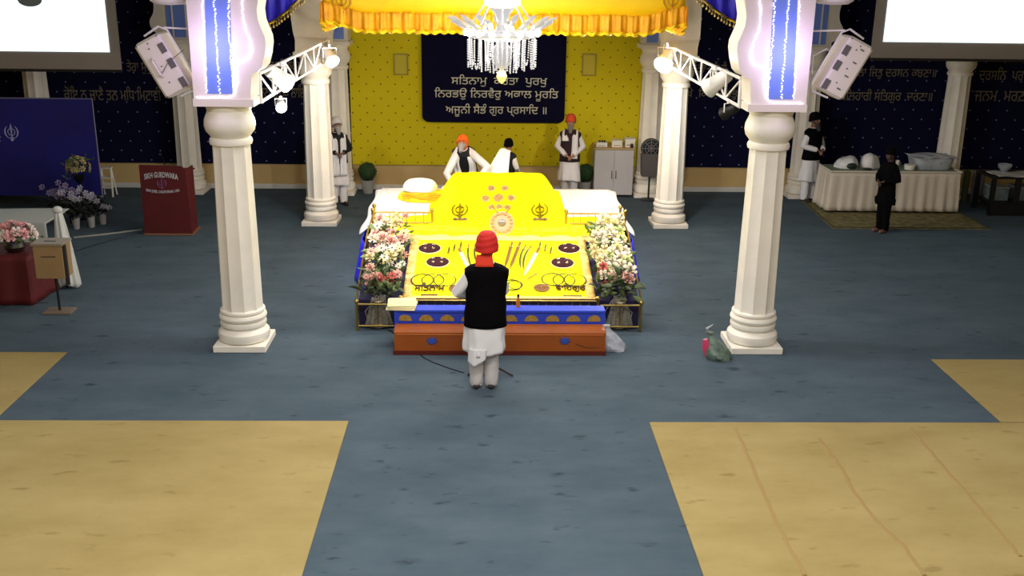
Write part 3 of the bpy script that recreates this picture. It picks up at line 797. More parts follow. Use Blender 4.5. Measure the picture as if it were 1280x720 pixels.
# rosette at the middle of the stage edge
ro=thing('rosette','pleated silver rosette standing at the middle of the stage edge','ornament',(.06,15.62,ZT+.17))
rm=mat('rosette silver',(170,152,112),.4,metal=.4)
Mr=Matrix.Rotation(R(-25),4,'X')
m=MB(); n=48; rings=[]
for r,a in ((.05,.0),(.09,.01),(.14,.018),(.19,.024)):
    rings.append([Mr@Vector((r*cos(2*pi*i/n),-.02+(a if i%2 else -a),r*sin(2*pi*i/n))) for i in range(n)])
m.loft(rings,caps=True); m.build('pleated_disc',rm,ro,thick=.004)
m=MB()
for k in range(16): m.ball(Mr@Vector((.15*cos(k*pi/8),-.05,.15*sin(k*pi/8))),.028,.015,.028,n=8,m=5)
m.build('petal_ring',mat('rosette amber',(190,140,80),.5),ro)
MB().ball(Mr@Vector((0,-.05,0)),.06,.035,.06).build('centre',mat('rosette centre',(150,140,140),.3,metal=.5),ro)
MB().box(-.08,.08,.0,.10,-.16,-.1).build('foot',gold,ro,smooth=False)
for s in (-1,1): MB().tube([(s*.05,.03,.15),(s*.12,.03,.24),(s*.16,.03,.33)],[.014,.01,.004],6).build('plume',emb,ro)

# bundle with a white dome on the left of the stage
SB=.88
bd=thing('cushion_bundle','yellow wrapped bundle on the white sheet, left of the throne mound','bundle',(-1.28,18.0,ZT+.025))
def blob(rx,ry,h,s=0,n=30,m=10,k=1.0):
    rings=[]
    for j in range(m+1):
        t=j/m; b=t*pi/2*.98; rr_=cos(b)**.6*k
        rings.append([(rx*rr_*cos(2*pi*i/n)*(1+.05*sin(3*2*pi*i/n+s)),ry*rr_*sin(2*pi*i/n)*(1+.04*sin(5*2*pi*i/n+s)),h*sin(b)) for i in range(n)])
    return MB().loft([[ (x,y,0) for x,y,z in rings[0]]]+rings)
blob(.48,.32,.17).build('wrap',mat('yellow wrap',(248,214,10),.7,noise_s=6,noise_a=.12),bd)
for k in range(4): MB().tube([(-.38+.76*i/12,-.30+.04*sin(i*.6+k),.06+.03*k+.01*sin(i)) for i in range(13)],.012,6).build('crease',mat('orange crease',(235,170,10),.7),bd)
cu=thing('white_cushion','domed white cushion on top of the yellow bundle','cushion',(-1.36,18.03,ZT+.18))
o=blob(.31,.26,.2).build('cushion_cover',white_cloth,cu)
MB().tube([(.31*cos(a*pi/12),.26*sin(a*pi/12),.02) for a in range(25)],.012,6,caps=False).build('seam',white_cloth,cu)
f=thing('folded_cloth','folded white cloth between the cushion bundle and the throne mound','cloth',(-.78,18.45,ZT+.025))
for k in range(3): MB().box(-.22,.22,-.16,.16,.035*k,.035*k+.034,ch=.012).build('fold_layer',white_cloth,f)

# ------------------------------------------------------------------ gold rails
def ballpost(o,x,y,z0,z1,r=.022):
    MB().cyl((x,y,z0),(x,y,z1),r,n=12).build('post',gold,o)
    MB().ball((x,y,z1+.02),.035,n=12,m=8).build('finial',gold,o)
def rail(label,x0,x1,Y,z0,z1,bars,posts=(1,1)):
    o=thing('gold_rail',label,'railing',((x0+x1)/2,Y,z0)); w=(x1-x0)/2; H=z1-z0
    for s,pp in ((-1,posts[0]),(1,posts[1])):
        if pp: ballpost(o,s*w,0,0,H)
    for z in (.07 if H>.25 else .03,H-.02):
        MB().cyl((-w,0,z),(w,0,z),.015,n=10).build('bar',gold,o)
    for i in range(bars):
        x=-w+2*w*(i+1)/(bars+1); MB().cyl((x,0,.05),(x,0,H-.02),.008,n=8).build('baluster',gold,o)
    return o
rail('short gold rail on the stage, left of the throne mound',-2.0,-1.05,16.12,ZT+.02,ZT+.24,6)
rail('short gold rail on the stage, right of the throne mound',1.10,2.05,16.12,ZT+.02,ZT+.24,7)
rail('gold floor rail in front of the left flowers',-1.94,-1.38,13.33,0,.40,1,(1,0))
rail('gold floor rail in front of the right flowers',1.38,1.94,13.33,0,.40,1,(0,1))
rail('low gold rail behind the blue arched bench, under the display cloth',-1.34,1.34,13.30,.0,.47,22,(1,1))
for s,w in ((-1,'left'),(1,'right')):
    o=thing('side_rail','sloping gold rail along the outer edge of the %s flowers'%w,'railing',(s*1.96,13.33,0))
    P=[Vector((0,.12,.42)),Vector((s*.03,1.9,.9)),Vector((s*.03,2.9,1.0))]
    MB().tube(P,.014,8).build('bar',gold,o); MB().tube([p-Vector((0,0,.28)) for p in P],.014,8).build('bar',gold,o)
    for t in (.35,.7,1.0):
        q=P[0].lerp(P[1],t); MB().cyl((q.x,q.y,max(.02,q.z-.6)),tuple(q),.012).build('upright',gold,o)
    ballpost(o,s*.03,2.95,.72,1.05)
# bench with arches
bench=mat('painted blue bench',(36,70,200),.45)
bn=thing('arched_bench','low bright blue bench with a row of round arches along its front','bench',(0,12.74,0))
z0,z1=.30,.51; X=1.38
MB().box(-X,X,-.02,.20,z1-.04,z1,ch=.006).build('top',bench,bn,smooth=False)
MB().box(-X+.01,X-.01,0,.03,z0,z1-.04).build('front_board',bench,bn,smooth=False)
na=10; sp=2*X/na
for i in range(na):
    xc=-X+sp*(i+.5)
    MB().prism([(xc+.092*cos(pi*k/12),z0+.055+.085*sin(pi*k/12)) for k in range(13)],-.006,.002).build('arch_inset',mat('gold mesh',(160,130,60),.5,noise_s=90,noise_a=.5),bn,smooth=False)
for s in (-1,1):
    MB().box(s*X,s*(X-.06),-.01,.19,0.0,z1-.04).build('leg',bench,bn,smooth=False)
# donation chest
X=1.36
chest=thing('collection_chest','long low orange-brown wooden chest in front of the stage','chest',(0,12.43,0))
wood=mat('orange brown veneer',(150,76,20),.4,noise_s=2,noise_a=.12)
X=1.36
m=MB(); pr=[(0,.055),(.01,.30),(.04,.33),(.27,.33),(.27,.055)]
vs=[(x,y,z) for x in (-X,X) for y,z in pr]; n=len(pr)
m.add(vs,[tuple(range(n)),tuple(range(2*n-1,n-1,-1))]+[(i+n,(i+1)%n+n,(i+1)%n,i) for i in range(n)]); m.build('body',wood,chest,smooth=False)
MB().box(-X-.012,X+.012,-.012,.275,0,.055).build('plinth',mat('dark red plinth',(92,26,10),.5),chest,smooth=False)
MB().box(-X+.02,X-.02,-.002,.012,.272,.279).build('top_edge',mat('edge line',(196,112,50),.5),chest,smooth=False)
for xx in (540,706):
    p=at(xx,426,Y=12.43); m=MB(); cz=p.z
    for k in range(8):
        a=k*pi/4; m.prism([(p.x+.035*cos(a-.4),cz+.03*sin(a-.4)),(p.x+.078*cos(a),cz+.062*sin(a)),(p.x+.035*cos(a+.4),cz+.03*sin(a+.4))],-.012+.0005*k,.004)
    m.prism([(p.x+.045*cos(k*pi/8),cz+.04*sin(k*pi/8)) for k in range(16)],-.014,.004)
    m.build('blue_emblem',mat('emblem blue',(50,80,170),.5),chest,smooth=False)
MB().tube([Vector((.98+.05*i,-.006,.16-.02*sin(i*.6)-.01*i)) for i in range(7)],.003,5).build('scratch',mat('edge dark',(70,30,10),.5),chest)
# towels at the left end, bottle near the man
tw=thing('folded_towels','cream folded towels on the left end of the blue bench','cloth',(-1.29,12.88,.505))
for k,(w,d) in enumerate(((.19,.19),(.18,.18),(.185,.17))): MB().box(-w,w,-d,d,.022*k,.022*k+.021,M=Matrix.Rotation(R(3*k-3),4,'Z'),ch=.008).build('towel',mat('cream towel',(225,215,165),.85,bump=.3,bump_s=60),tw)
bo=thing('perfume_bottle','small amber bottle with a dark cap standing on the bench beside the man','bottle',(.24,12.86,.502))
MB().lathe([(.02,0),(.028,.005),(.028,.11),(.014,.135),(.013,.15)],n=14).build('glass',mat('amber glass',(180,110,30),.2),bo)
MB().lathe([(.017,.148),(.017,.18),(.012,.185)],n=14).build('cap',black,bo)
# ------------------------------------------------------------------ flowers
cols=[mat('white petals',(200,188,162),.7),mat('cream petals',(188,172,118),.7),mat('blush petals',(190,138,124),.7),mat('coral petals',(168,72,60),.7),mat('pale green petals',(158,166,100),.7)]
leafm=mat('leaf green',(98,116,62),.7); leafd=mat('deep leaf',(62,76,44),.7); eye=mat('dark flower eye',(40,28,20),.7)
def basis(n):
    n=Vector(n).normalized(); q=n.to_track_quat('Z','Y').to_matrix().to_4x4(); return q
def rose(r):
    mb=MB()
    for L,(k,rad,h,op) in enumerate(((3,.35,.55,.2),(5,.62,.5,.55),(6,1.0,.38,1.0))):
        for i in range(k):
            a=2*pi*i/k+L*.5
            def fn(u,v):
                t=(u-.5)*2.0/k*3.3; rr_=r*rad*(.25+.75*v*(1-.15*(2*u-1)**2)); 
                return (rr_*cos(a+t*.62),rr_*sin(a+t*.62),r*(h*v*(1.2-op*.5)+.06*sin(u*pi)*v))
            mb.grid(fn,4,3)
    return mb
def daisy(r):
    mb=MB()
    for i in range(9):
        a=2*pi*i/9
        def fn(u,v):
            w=r*.34*sin(pi*(.12+.8*v)); x=r*v; y=(u-.5)*w*1.3
            return (x*cos(a)-y*sin(a),x*sin(a)+y*cos(a),r*(.22*sin(v*2.2))+.004*(i%2))
        mb.grid(fn,2,4)
    return mb
def flower(parent,p,n,r,kind,m,name='flower'):
    M=Matrix.Translation(p)@basis(n)@Matrix.Rotation(random.uniform(0,6),4,'Z')
    mb=(rose(r) if kind==0 else daisy(r)).xf(M); o=mb.build(name,m,parent,thick=.003)
    if kind==1:
        MB().ball((0,0,0),r*.22,r*.22,r*.16,n=8,m=5).xf(Matrix.Translation(p+Vector(n).normalized()*r*.12)@basis(n)).build('flower_eye',eye,o)
    return o
def leaves(parent,pts,size,m,name='foliage'):
    mb=MB()
    for p in pts:
        d=Vector((random.uniform(-1,1),random.uniform(-1,.2),random.uniform(-.2,1))).normalized(); M=Matrix.Translation(p)@basis(d)@Matrix.Rotation(random.uniform(0,6),4,'Z'); s=size*random.uniform(.6,1.3)
        def fn(u,v):
            w=s*.38*sin(pi*min(1,v*.97+.03))**.8; return M@Vector(((u-.5)*w,s*.12*sin(v*3)+abs(u-.5)*w*.3,s*v))
        mb.grid(fn,2,4)
    return mb.build(name,m,parent,thick=.002)
for side,w in ((-1,'left'),(1,'right')):
    base=Vector((side*1.63,13.75,0)); 
    o=thing('flower_arrangement','cascade of %s flowers on the %s of the display cloth'%('white daisies and blush' if side<0 else 'cream and coral',w),'flowers',tuple(base))
    L=[]; 
    k=0; tries=0
    while k<66 and tries<6000:
        tries+=1
        v=random.uniform(.10,1.15); x=side*(1.63+random.uniform(-.25,.24)-.0*v); 
        h=random.uniform(.10,.26)
        p=RP(x,v,h)
        if any((p-q).length<.078 for q in L): continue
        L.append(p); k+=1
        n=Vector((random.uniform(-.5,.5)+side*.0,-.9+random.uniform(-.3,.3),.9))
        if side<0:
            kind=1 if v<.62 and random.random()<.75 else (0 if random.random()<.6 else 1)
            m=cols[random.choice([0,0,1,2,2])] if v>.5 else cols[random.choice([0,0,1])]
            if v<.3 and side<0: m=cols[random.choice([2,2,0,3])]; kind=0 if random.random()<.6 else 1
        else:
            kind=0; m=cols[random.choice([0,0,1,1,4])]
            if v<.3: m=cols[random.choice([3,2,0])]
        flower(o,p-base,n,random.uniform(.05,.08) if kind else random.uniform(.065,.11),kind,m)
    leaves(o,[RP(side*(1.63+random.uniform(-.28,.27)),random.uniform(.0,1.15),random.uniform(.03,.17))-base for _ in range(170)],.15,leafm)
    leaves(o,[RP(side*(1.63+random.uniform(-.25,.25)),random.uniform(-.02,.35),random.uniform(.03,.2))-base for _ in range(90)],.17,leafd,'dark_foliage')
    # vase and netting at its foot
    vp=Vector((side*1.66,13.44,0))-base
    # (stands in front of the ramp, behind the floor rail)
    MB().lathe([(.05,.0),(.075,.02),(.06,.1),(.045,.2),(.06,.3),(.085,.4),(.08,.41)],n=20,c=tuple(vp+Vector((0,-.02,.01)))).build('vase',mat('mottled silver',(150,140,120),.3,metal=.6,noise_s=20,noise_a=.4),o)
    net=mat('grey netting',(120,116,104),.7,noise_s=50,noise_a=.5)
    nb=MB()
    for i in range(12):
        x=vp.x+random.uniform(-.2,.2); nb.tube([(x,vp.y+random.uniform(-.04,.03),.03),(x+random.uniform(-.05,.05),vp.y-.02,.25),(vp.x+random.uniform(-.1,.1),vp.y+.02,.48)],.008,5)
    nb.build('stems',net,o)
    def fnn(u,v):
        a=-pi*.1-pi*.8*u; r=.17*(1-.55*v)*(1+.12*sin(u*30)); return (vp.x+r*cos(a)*1.2,vp.y+.04+r*sin(a)*.55,.02+.42*v)
    MB().grid(fnn,40,6).build('netting',net,o,thick=.004)

# ------------------------------------------------------------------ canopy
can=mat('canopy yellow',(255,205,0),.55,noise_s=3,noise_a=.05); frill_m=mat('canopy frill',(250,168,10),.6,noise_s=5,noise_a=.2)
cp=thing('canopy','square yellow cloth canopy with an orange gathered frill hung over the throne','canopy',(.08,17.4,3.79))
W2=2.76; zt=4.75
def low(u):   # lower hem height relative, lifts towards the corners
    e=max(0,abs(u-.5)*2-.80)/.20; return .0+.20*e+.02*abs(sin(u*22))
D0=-1.15; D1=1.4
def face(fnpos,L):
    def band(u,v):
        x,y=fnpos(u); z=.27+low(u)*.8+(zt-3.75-.27)*v; return (x,y,z)
    MB().grid(band,60,4).build('valance',can,cp,thick=.015)
    def fr(u,v):
        x,y=fnpos(u); nx,ny=L; w=.035*sin(u*170)*(.4+.6*v)+.01*sin(u*400); 
        return (x+nx*(.02+w),y+ny*(.02+w),.29+low(u)*.8-(.27+.012*sin(u*150)-.0)*v)
    MB().grid(fr,420,5).build('frill',frill_m,cp,thick=.006)
    def hem(u,v):
        x,y=fnpos(u); nx,ny=L; w=.035*sin(u*170); return (x+nx*(.025+w),y+ny*(.025+w),.035+low(u)*.8+.012*sin(u*260)-.055*v)
    MB().grid(hem,420,1).build('hem',can,cp,thick=.008)
face(lambda u:(-W2+2*W2*u,D0),(0,-1)); face(lambda u:(-W2+2*W2*u,D1),(0,1))
face(lambda u:(-W2,D0+(D1-D0)*u),(-1,0)); face(lambda u:(W2,D0+(D1-D0)*u),(1,0))
MB().box(-W2,W2,D0,D1,.85,.87).build('top_sheet',can,cp,smooth=False)
for sx in (-1,1):
    for yy in (D0,D1): MB().cyl((sx*W2*.98,yy,.86),(sx*W2*.98,yy,2.24),.012).build('hanging_cord',gold,cp)
og=mat('ochre emblem',(196,132,10),.5)
for px in (427,841):
    p=at(px,4,Y=17.4+D0-.03); M=Matrix.Translation((p.x-.08,D0-.02,p.z-3.75)); khanda(og,cp,M,.30,th=.012)
# ------------------------------------------------------------------ chandelier
ch=thing('chandelier','large crystal chandelier blazing white in front of the yellow canopy','chandelier',(.02,14.5,3.2))
crystal=mat('crystal',(130,130,136),.2,metal=.35,emit=(255,250,245),strength=.38)  # weak emission paints a blown-out sparkle into the crystal; bulbs are the lamps
bulb=mat('chandelier bulb',(255,255,255),.3,emit=(255,248,235),strength=14)
MB().cyl((0,0,.55),(0,0,2.78),.02).build('stem',silver,ch)
MB().lathe([(.02,.62),(.05,.66),(.09,.74),(.06,.84),(.10,.95),(.17,1.05),(.12,1.18),(.05,1.3),(.04,1.5)],n=20).build('crystal_column',crystal,ch)
MB().lathe([(.06,.60),(.46,.66),(.50,.70),(.46,.74),(.06,.70)],n=36).build('bowl_ring',crystal,ch)
for k in range(16):
    a=2*pi*k/16+.1; c,s=cos(a),sin(a)
    MB().tube([(.08*c,.08*s,.74),(.3*c,.3*s,.70),(.5*c,.5*s,.76),(.7*c,.7*s,.88)],[.018,.014,.016,.02],6).build('arm',crystal,ch)
    MB().tube([(.45*c,.45*s,.80),(.58*c,.58*s,.84),(.68*c,.68*s,.90),(.76*c,.76*s,.93)],[.01,.05,.05,.008],6,flat=.4).build('glass_leaf',crystal,ch)
    MB().lathe([(.01,0),(.03,.01),(.038,.05),(.02,.09),(.004,.1)],c=(.5*c,.5*s,.68),n=8).build('bulb',bulb,ch)
for k in range(8):
    a=2*pi*k/8; c,s=cos(a),sin(a)
    MB().tube([(.06*c,.06*s,1.25),(.2*c,.2*s,1.15),(.32*c,.32*s,.98),(.42*c,.42*s,.84)],.014,6).build('scroll',crystal,ch)
    MB().ball((.2*c,.2*s,1.12),.045,n=8,m=6).build('bulb',bulb,ch)
def strand(P,r=.012,step=.03):
    mb=MB(); L=0
    for a,b in zip(P[:-1],P[1:]):
        a=Vector(a);b=Vector(b);n=max(1,int((b-a).length/step))
        for i in range(n): mb.ball(a.lerp(b,i/n),r,n=6,m=4)
    return mb
for k in range(30):
    a=2*pi*k/30; c,s=cos(a),sin(a); r0=.47; ln=.30+.06*(k%3)
    if k%3==0:
        a2=a+.2; c2,s2=cos(a2),sin(a2)
        P=[(r0*c+(r0*c2-r0*c)*t,r0*s+(r0*s2-r0*s)*t,.62-ln*1.2*(1-(2*t-1)**2)**.5) for t in [i/14 for i in range(15)]]
    else: P=[(r0*c*.98,r0*s*.98,.64),(r0*c*.95,r0*s*.95,.64-ln)]
    strand(P).build('bead_strand',crystal,ch)
for k in range(14):
    a=2*pi*k/14; c,s=cos(a),sin(a); strand([(.32*c,.32*s,.62),(.31*c,.31*s,.18+.03*(k%2))],.013).build('bead_strand',crystal,ch)
for k in range(8):
    a=2*pi*k/8; c,s=cos(a),sin(a); strand([(.18*c,.18*s,.62),(.16*c,.16*s,.16)],.013).build('bead_strand',crystal,ch)
MB().lathe([(.02,.62),(.13,.52),(.14,.38),(.09,.27),(.02,.22)],n=16).build('inner_basket',bulb if False else crystal,ch)
gdrop=mat('amber crystal',(240,220,140),.15,metal=.2,emit=(255,230,140),strength=.8)  # glow put into the drop by emission too; no bulb inside
MB().lathe([(.01,.24),(.05,.2),(.075,.13),(.05,.07),(.005,.03)],n=12).build('bottom_drop',gdrop,ch)
light('POINT','chandelier_glow',(.02,14.5,3.75),330,(1,.95,.85),shadow_soft_size=.45)
# ------------------------------------------------------------------ furniture and things round the hall
# topiary
tg=mat('topiary green',(34,66,26),.8)
def topiary():
    o=thing('potted_topiary','x','plant')
    MB().lathe([(.11,0),(.12,.01),(.16,.30),(.17,.32),(.145,.32),(.14,.28),(.02,.28)],n=24).build('pot',mat('grey pot',(170,168,165),.6),o)
    MB().cyl((0,0,.27),(0,0,.4),.02).build('trunk',mat('bark',(80,58,38),.8),o)
    mb=MB(); mb.ball((0,0,.52),.2,n=20,m=14)
    for i in range(900):
        z=random.uniform(-1,1); a=random.uniform(0,2*pi); r=sqrt(1-z*z); d=Vector((r*cos(a),r*sin(a),z)); p=Vector((0,0,.52))+d*random.uniform(.19,.22)
        t=d.orthogonal().normalized(); b=d.cross(t); th=random.uniform(0,6); t=t*cos(th)+b*sin(th); b=d.cross(t)
        mb.add([p-t*.012,p+d*.012+b*.008,p+t*.018+d*.02,p+d*.01-b*.01],[(0,1,2,3)])
    mb.build('clipped_ball',tg,o,smooth=False); return o
tp=topiary(); p=at(459,243,z=0); tp.location=(p.x,22.1,0); tp.scale=(.9,.9,.92); tp['label']='round clipped topiary in a pale pot left of the stage, by the yellow wall'; tp['group']='potted topiaries'
copy_tree(tp,None,(1.97,22.12,0),1,'round clipped topiary in a pale pot between the standing man and grey cabinet')
# cabinet
cb=thing('cabinet','light grey two-door cabinet against the yellow wall, papers on top','cabinet',(2.56,22.10,0))
gy=mat('cabinet grey',(186,184,186),.5)
MB().box(-.42,.42,-.24,.27,.05,1.04).build('body',gy,cb,smooth=False); MB().box(-.40,.40,-.21,.25,0,.05).build('plinth',black,cb,smooth=False)
MB().box(-.45,.45,-.27,.28,1.04,1.075,ch=.004).build('top',mat('beech top',(176,150,104),.5),cb,smooth=False)
for s in (-1,1):
    d=MB().box(s*.008,s*.415,-.262,-.242,.06,1.03,ch=.003).build('door',gy,cb,smooth=False)
    MB().tube([(s*.045,-.262,.42),(s*.045,-.29,.42),(s*.045,-.29,.58),(s*.045,-.262,.58)],.007,6).build('handle',black,d)
wb_=mat('white box board',(225,222,210),.6)
def cbox(x,w,h,label,dark=False,lid=False):
    o=thing('storage_box',label,'box',(x,22.05,1.077))
    MB().box(-w/2,w/2,-.12,.12,0,h,ch=.005).build('carton',wb_,o,smooth=False)
    MB().box(-w*.35,w*.35,-.121,-.115,h*.2,h*.35).build('print',mat('faded print',(150,140,120),.6),o,smooth=False)
    if dark:
        for i in (-.06,.0,.05): MB().box(i,i+.035,-.08,.02,h,h+.03).build('item',black,o,smooth=False)
    if lid: MB().box(-w/2-.006,w/2+.006,-.126,.126,h-.03,h+.004).build('lid',wb_,o,smooth=False)
cbox(-.29+2.6-.02,.24,.10,'low white box with dark items on the left of the cabinet',True)
cbox(2.62,.22,.14,'middle white box on top of the grey cabinet',lid=True)
cbox(2.90,.21,.18,'tallest white box at the right end of the grey cabinet top',lid=True)
MB_=thing('dark_jar','small dark jar in front of the tallest white box on the cabinet','jar',(2.93,21.89,1.077)); MB().lathe([(.03,0),(.035,.01),(.035,.07),(.025,.08)],n=12).build('glass',mat('dark jar glass',(70,40,30),.3),MB_); MB().lathe([(.028,.08),(.028,.095),(.01,.097)],n=12).build('lid',gold,MB_)
# grey quilted cover in front of wall column right
gc=thing('covered_stand','dark grey covered fan stand before the column right of the cabinet','stand',(3.30,21.62,0))
g1=mat('dark grey cloth',(82,78,78),.8); 
rings=[]
for z,rx,ry in ((.52,.17,.07),(.56,.19,.08),(.8,.20,.085),(1.0,.205,.08)): rings.append([(rx*(1 if abs(cos(a))>.7 else .98)*max(-1,min(1,1.35*cos(a))),ry*max(-1,min(1,1.35*sin(a))),z) for a in [2*pi*i/24 for i in range(24)]])
MB().loft(rings).build('cover',g1,gc)
MB().lathe([(.12,-.05),(.2,-.045),(.215,0),(.2,.045),(.12,.05)],n=28,c=(0,0,0),M=Matrix.Translation((0,0,1.12))@Matrix.Rotation(R(90),4,'X')).build('fan_housing',black,gc)
mb=MB()
for k in range(8): mb.cyl((0,-.055,1.12),(.2*cos(k*pi/4),-.055,1.12+.2*sin(k*pi/4)),.006)
for r in (.07,.13,.19): mb.tube([(r*cos(a*pi/12),-.055,1.12+r*sin(a*pi/12)) for a in range(25)],.005,5,caps=False)
mb.build('grille',mat('grille grey',(120,118,118),.4),gc)
MB().cyl((0,0,0.02),(0,0,.54),.02).build('pole',black,gc); MB().lathe([(.17,0),(.17,.02),(.03,.035)],n=24).build('base',black,gc)
# dark round stool behind stage right
so=thing('round_stool','black round stool half hidden behind the right of the throne mound','stool',(1.05,20.3,0))
MB().lathe([(.16,.34),(.2,.36),(.21,.40),(.19,.44),(.1,.46)],n=24).build('seat',black,so)
for k in range(4):
    a=pi/4+k*pi/2; MB().cyl((.1*cos(a),.1*sin(a),.36),(.17*cos(a),.17*sin(a),0),.016).build('leg',black,so)
# lectern
red=mat('deep red cloth board',(82,5,10),.7,noise_s=3,noise_a=.1)
lc=thing('lectern','dark red lectern with white lettering standing on the left floor','lectern',(-5.99,18.45,0))
m=MB(); m.prism([(-.43,.03),(.43,.03),(.40,1.2),(.33,1.27),(-.42,1.29)],-.05,0); m.build('front_panel',red,lc,smooth=False)
MB().box(-.40,-.37,0,.45,.03,1.2).build('side_panel',red,lc,smooth=False); MB().box(.37,.40,0,.45,.03,1.2).build('side_panel',red,lc,smooth=False)
MB().box(-.42,.42,.0,.5,-.015,.015,M=Matrix.Translation((0,0,1.2))@Matrix.Rotation(R(-8),4,'X')).build('slope_top',red,lc,smooth=False)
MB().box(-.45,.45,-.1,.5,0,.03,ch=.008).build('base_board',mat('lectern base wood',(120,84,58),.6),lc,smooth=False)
wl2=mat('white sign paint',(190,186,190),.6)
text('lettering','SIKH GURDWARA',wl2,lc,width=.60,height=.105,origin=(-.04,-.056,1.12),bold=.02,arc=.04)
text('lettering','SAN JOSE, CALIFORNIA, USA',wl2,lc,width=.60,height=.065,origin=(-.03,-.056,.80),bold=.02,arc=-.035)
khanda(mat('faint purple seal',(130,70,110),.6),lc,Matrix.Translation((-.04,-.055,.965)),.17,'seal')
MB().tube([(-.0,.1,1.22),(.02,.0,1.38),(.0,-.1,1.48)],.008,6).build('microphone_neck',black,lc); MB().ball((0,-.12,1.5),.022,.03,.022).build('microphone',black,lc)
# blue banner
bb=thing('blue_banner','large blue standing banner with a white emblem at the left edge','banner',(-8.15,20.3,0))
p=at(115,124,Y=20.3)
xr=p.x+8.15
MB().prism([(-2.3,.30),(xr+.0,.30),(xr,p.z),(-2.3,p.z)],-.03,.03).build('printed_face',mat('banner blue',(15,15,112),.6,noise_s=.8,noise_a=.25),bb,smooth=False)
MB().tube([(-2.3,-.03,p.z+.01),(xr+.012,-.03,p.z+.01),(xr+.012,-.03,.28)],.016,6).build('frame',mat('frame grey',(120,116,150),.4),bb)
for x in (-2.0,xr-.2): MB().box(x-.02,x+.02,-.25,.25,0,.03).build('foot',black,bb,smooth=False); MB().box(x-.02,x+.02,-.02,.02,.02,.36).build('foot_post',black,bb,smooth=False)
k1=at(14,165,Y=20.26); wh=mat('white print',(170,170,215),.6)
khanda(wh,bb,Matrix.Translation((k1.x+8.15,-.035,k1.z)),.27,'emblem',.006)
k2=at(-6,166,Y=20.26); text('lettering','PEACE',wh,bb,width=.9,height=.2,origin=(k2.x+8.15-.36,-.036,k2.z))
MB().box(k2.x+8.15-.9,k2.x+8.15+.08,-.036,-.03,k2.z-.17,k2.z-.155).build('underline',wh,bb,smooth=False)
# pale covered table behind the donation box and red table
pt=thing('covered_table','long table under a pale grey sheet along the blue banner','table',(-8.2,16.75,0))
pale_c=mat('pale grey sheet',(168,170,164),.8,bump=.1,bump_s=6)
m=MB(); m.box(-1.7,.92,-.55,.35,.72,.75); m.build('tabletop',mat('tabletop',(150,140,120),.6),pt,smooth=False)
for x in (-1.6,.8):
    for y in (-.45,.3): MB().cyl((x,y,0),(x,y,.72),.02).build('leg',black,pt)
def fs(u,v):
    # over the top and down the front
    x=-1.8+2.78*u
    if v<.5: return (x,.40-.98*(v/.5),.775+.008*sin(u*9+v*5))
    t=(v-.5)/.5; return (x+.02*sin(t*3),-.58-.10*t-.025*sin(u*38)*t,.775-.60*t)
MB().grid(fs,60,24).build('sheet',pale_c,pt,thick=.008)
# white cloth hanging behind donation box
wc=thing('draped_cloth','rumpled white cloth hung over a stand behind the collection box','cloth',(-6.60,15.2,0))
def fc(u,v):
    a=2*pi*u; r=(.04+.12*v**.7)*(1+.13*sin(5*a+2*v)+.08*sin(9*a)); return (r*cos(a)+.04*v,r*sin(a)*.7,1.22-1.17*v**.9+.03*sin(3*a)*v)
MB().grid(fc,60,16).build('cloth',mat('white drape',(196,198,192),.8,bump=.3,bump_s=8),wc,thick=.006)
MB().ball((0,0,1.22),.075,.06,.06).build('knot',mat('white drape',(0,0,0)),wc)
MB().cyl((0,0,0),(0,0,1.2),.015).build('pole',black,wc)
# red table with bouquet
rt=thing('red_table','small table under a dark red cloth cut by the left edge','table',(-7.20,14.75,0))
MB().box(-.7,.42,-.35,.35,.70,.73).build('tabletop',red,rt,smooth=False)
skirt(rt,[(-.7,-.36,-.3,-1),(.43,-.36,.4,-1),(.45,.34,1,0)],.02,.74,.02,3,red,flare=.06)
MB().box(-.72,.44,-.37,.36,.73,.742).build('cloth_top',red,rt,smooth=False)
bq=thing('bouquet','pink and white rose bouquet in a dark bowl on the red table','flowers',(-7.02,14.60,.745))
MB().lathe([(.07,0),(.11,.01),(.15,.08),(.13,.14),(.02,.13)],n=20).build('bowl',mat('dark bowl',(34,22,20),.4),bq)
L=[]
t=0
while len(L)<20 and t<3000:
    t+=1
    a=random.uniform(0,2*pi); b=random.uniform(.05,1.35); n=Vector((cos(a)*sin(b),sin(a)*sin(b),cos(b))); p=Vector((0,0,.2))+Vector((n.x*.3,n.y*.22,n.z*.2))
    if any((p-q).length<.09 for q in L): continue
    L.append(p); flower(bq,p,n,random.uniform(.08,.10),0,[mat('pink petals',(222,160,160),.7),mat('pale petals',(226,214,204),.7)][random.random()<.45])
leaves(bq,[Vector((random.uniform(-.32,.32),random.uniform(-.2,.2),random.uniform(.1,.30))) for _ in range(60)],.1,leafm)
# collection box on a stand
dn=thing('collection_box','light wood collection box on a slim stand, left foreground','box',(-6.26,14.06,0))
lw=mat('light wood',(150,122,82),.5,noise_s=4,noise_a=.08)
MB().box(-.205,.195,-.15,.15,.54,1.02,ch=.005).build('box_body',lw,dn,smooth=False)
MB().box(-.225,.215,-.17,.17,1.02,1.05).build('lid',mat('lid grey brown',(140,126,108),.5),dn,smooth=False)
MB().box(-.09,.07,-.03,.0,1.05,1.054).build('slot',black,dn,smooth=False)
text('lettering','DONATIONS',mat('dark print',(40,30,24),.6),dn,width=.2,height=.022,origin=(-.005,-.153,.86))
MB().cyl((0,0,.03),(0,0,.54),.018).build('pole',black,dn)
MB().box(-.2,.2,-.14,.14,0,.03,ch=.006).build('base_plate',mat('base brown',(110,96,80),.5),dn,smooth=False)
MB().box(.19,.24,-.14,-.1,.45,1.03).build('side_flap',mat('dark flap',(40,36,34),.7),dn,smooth=False)
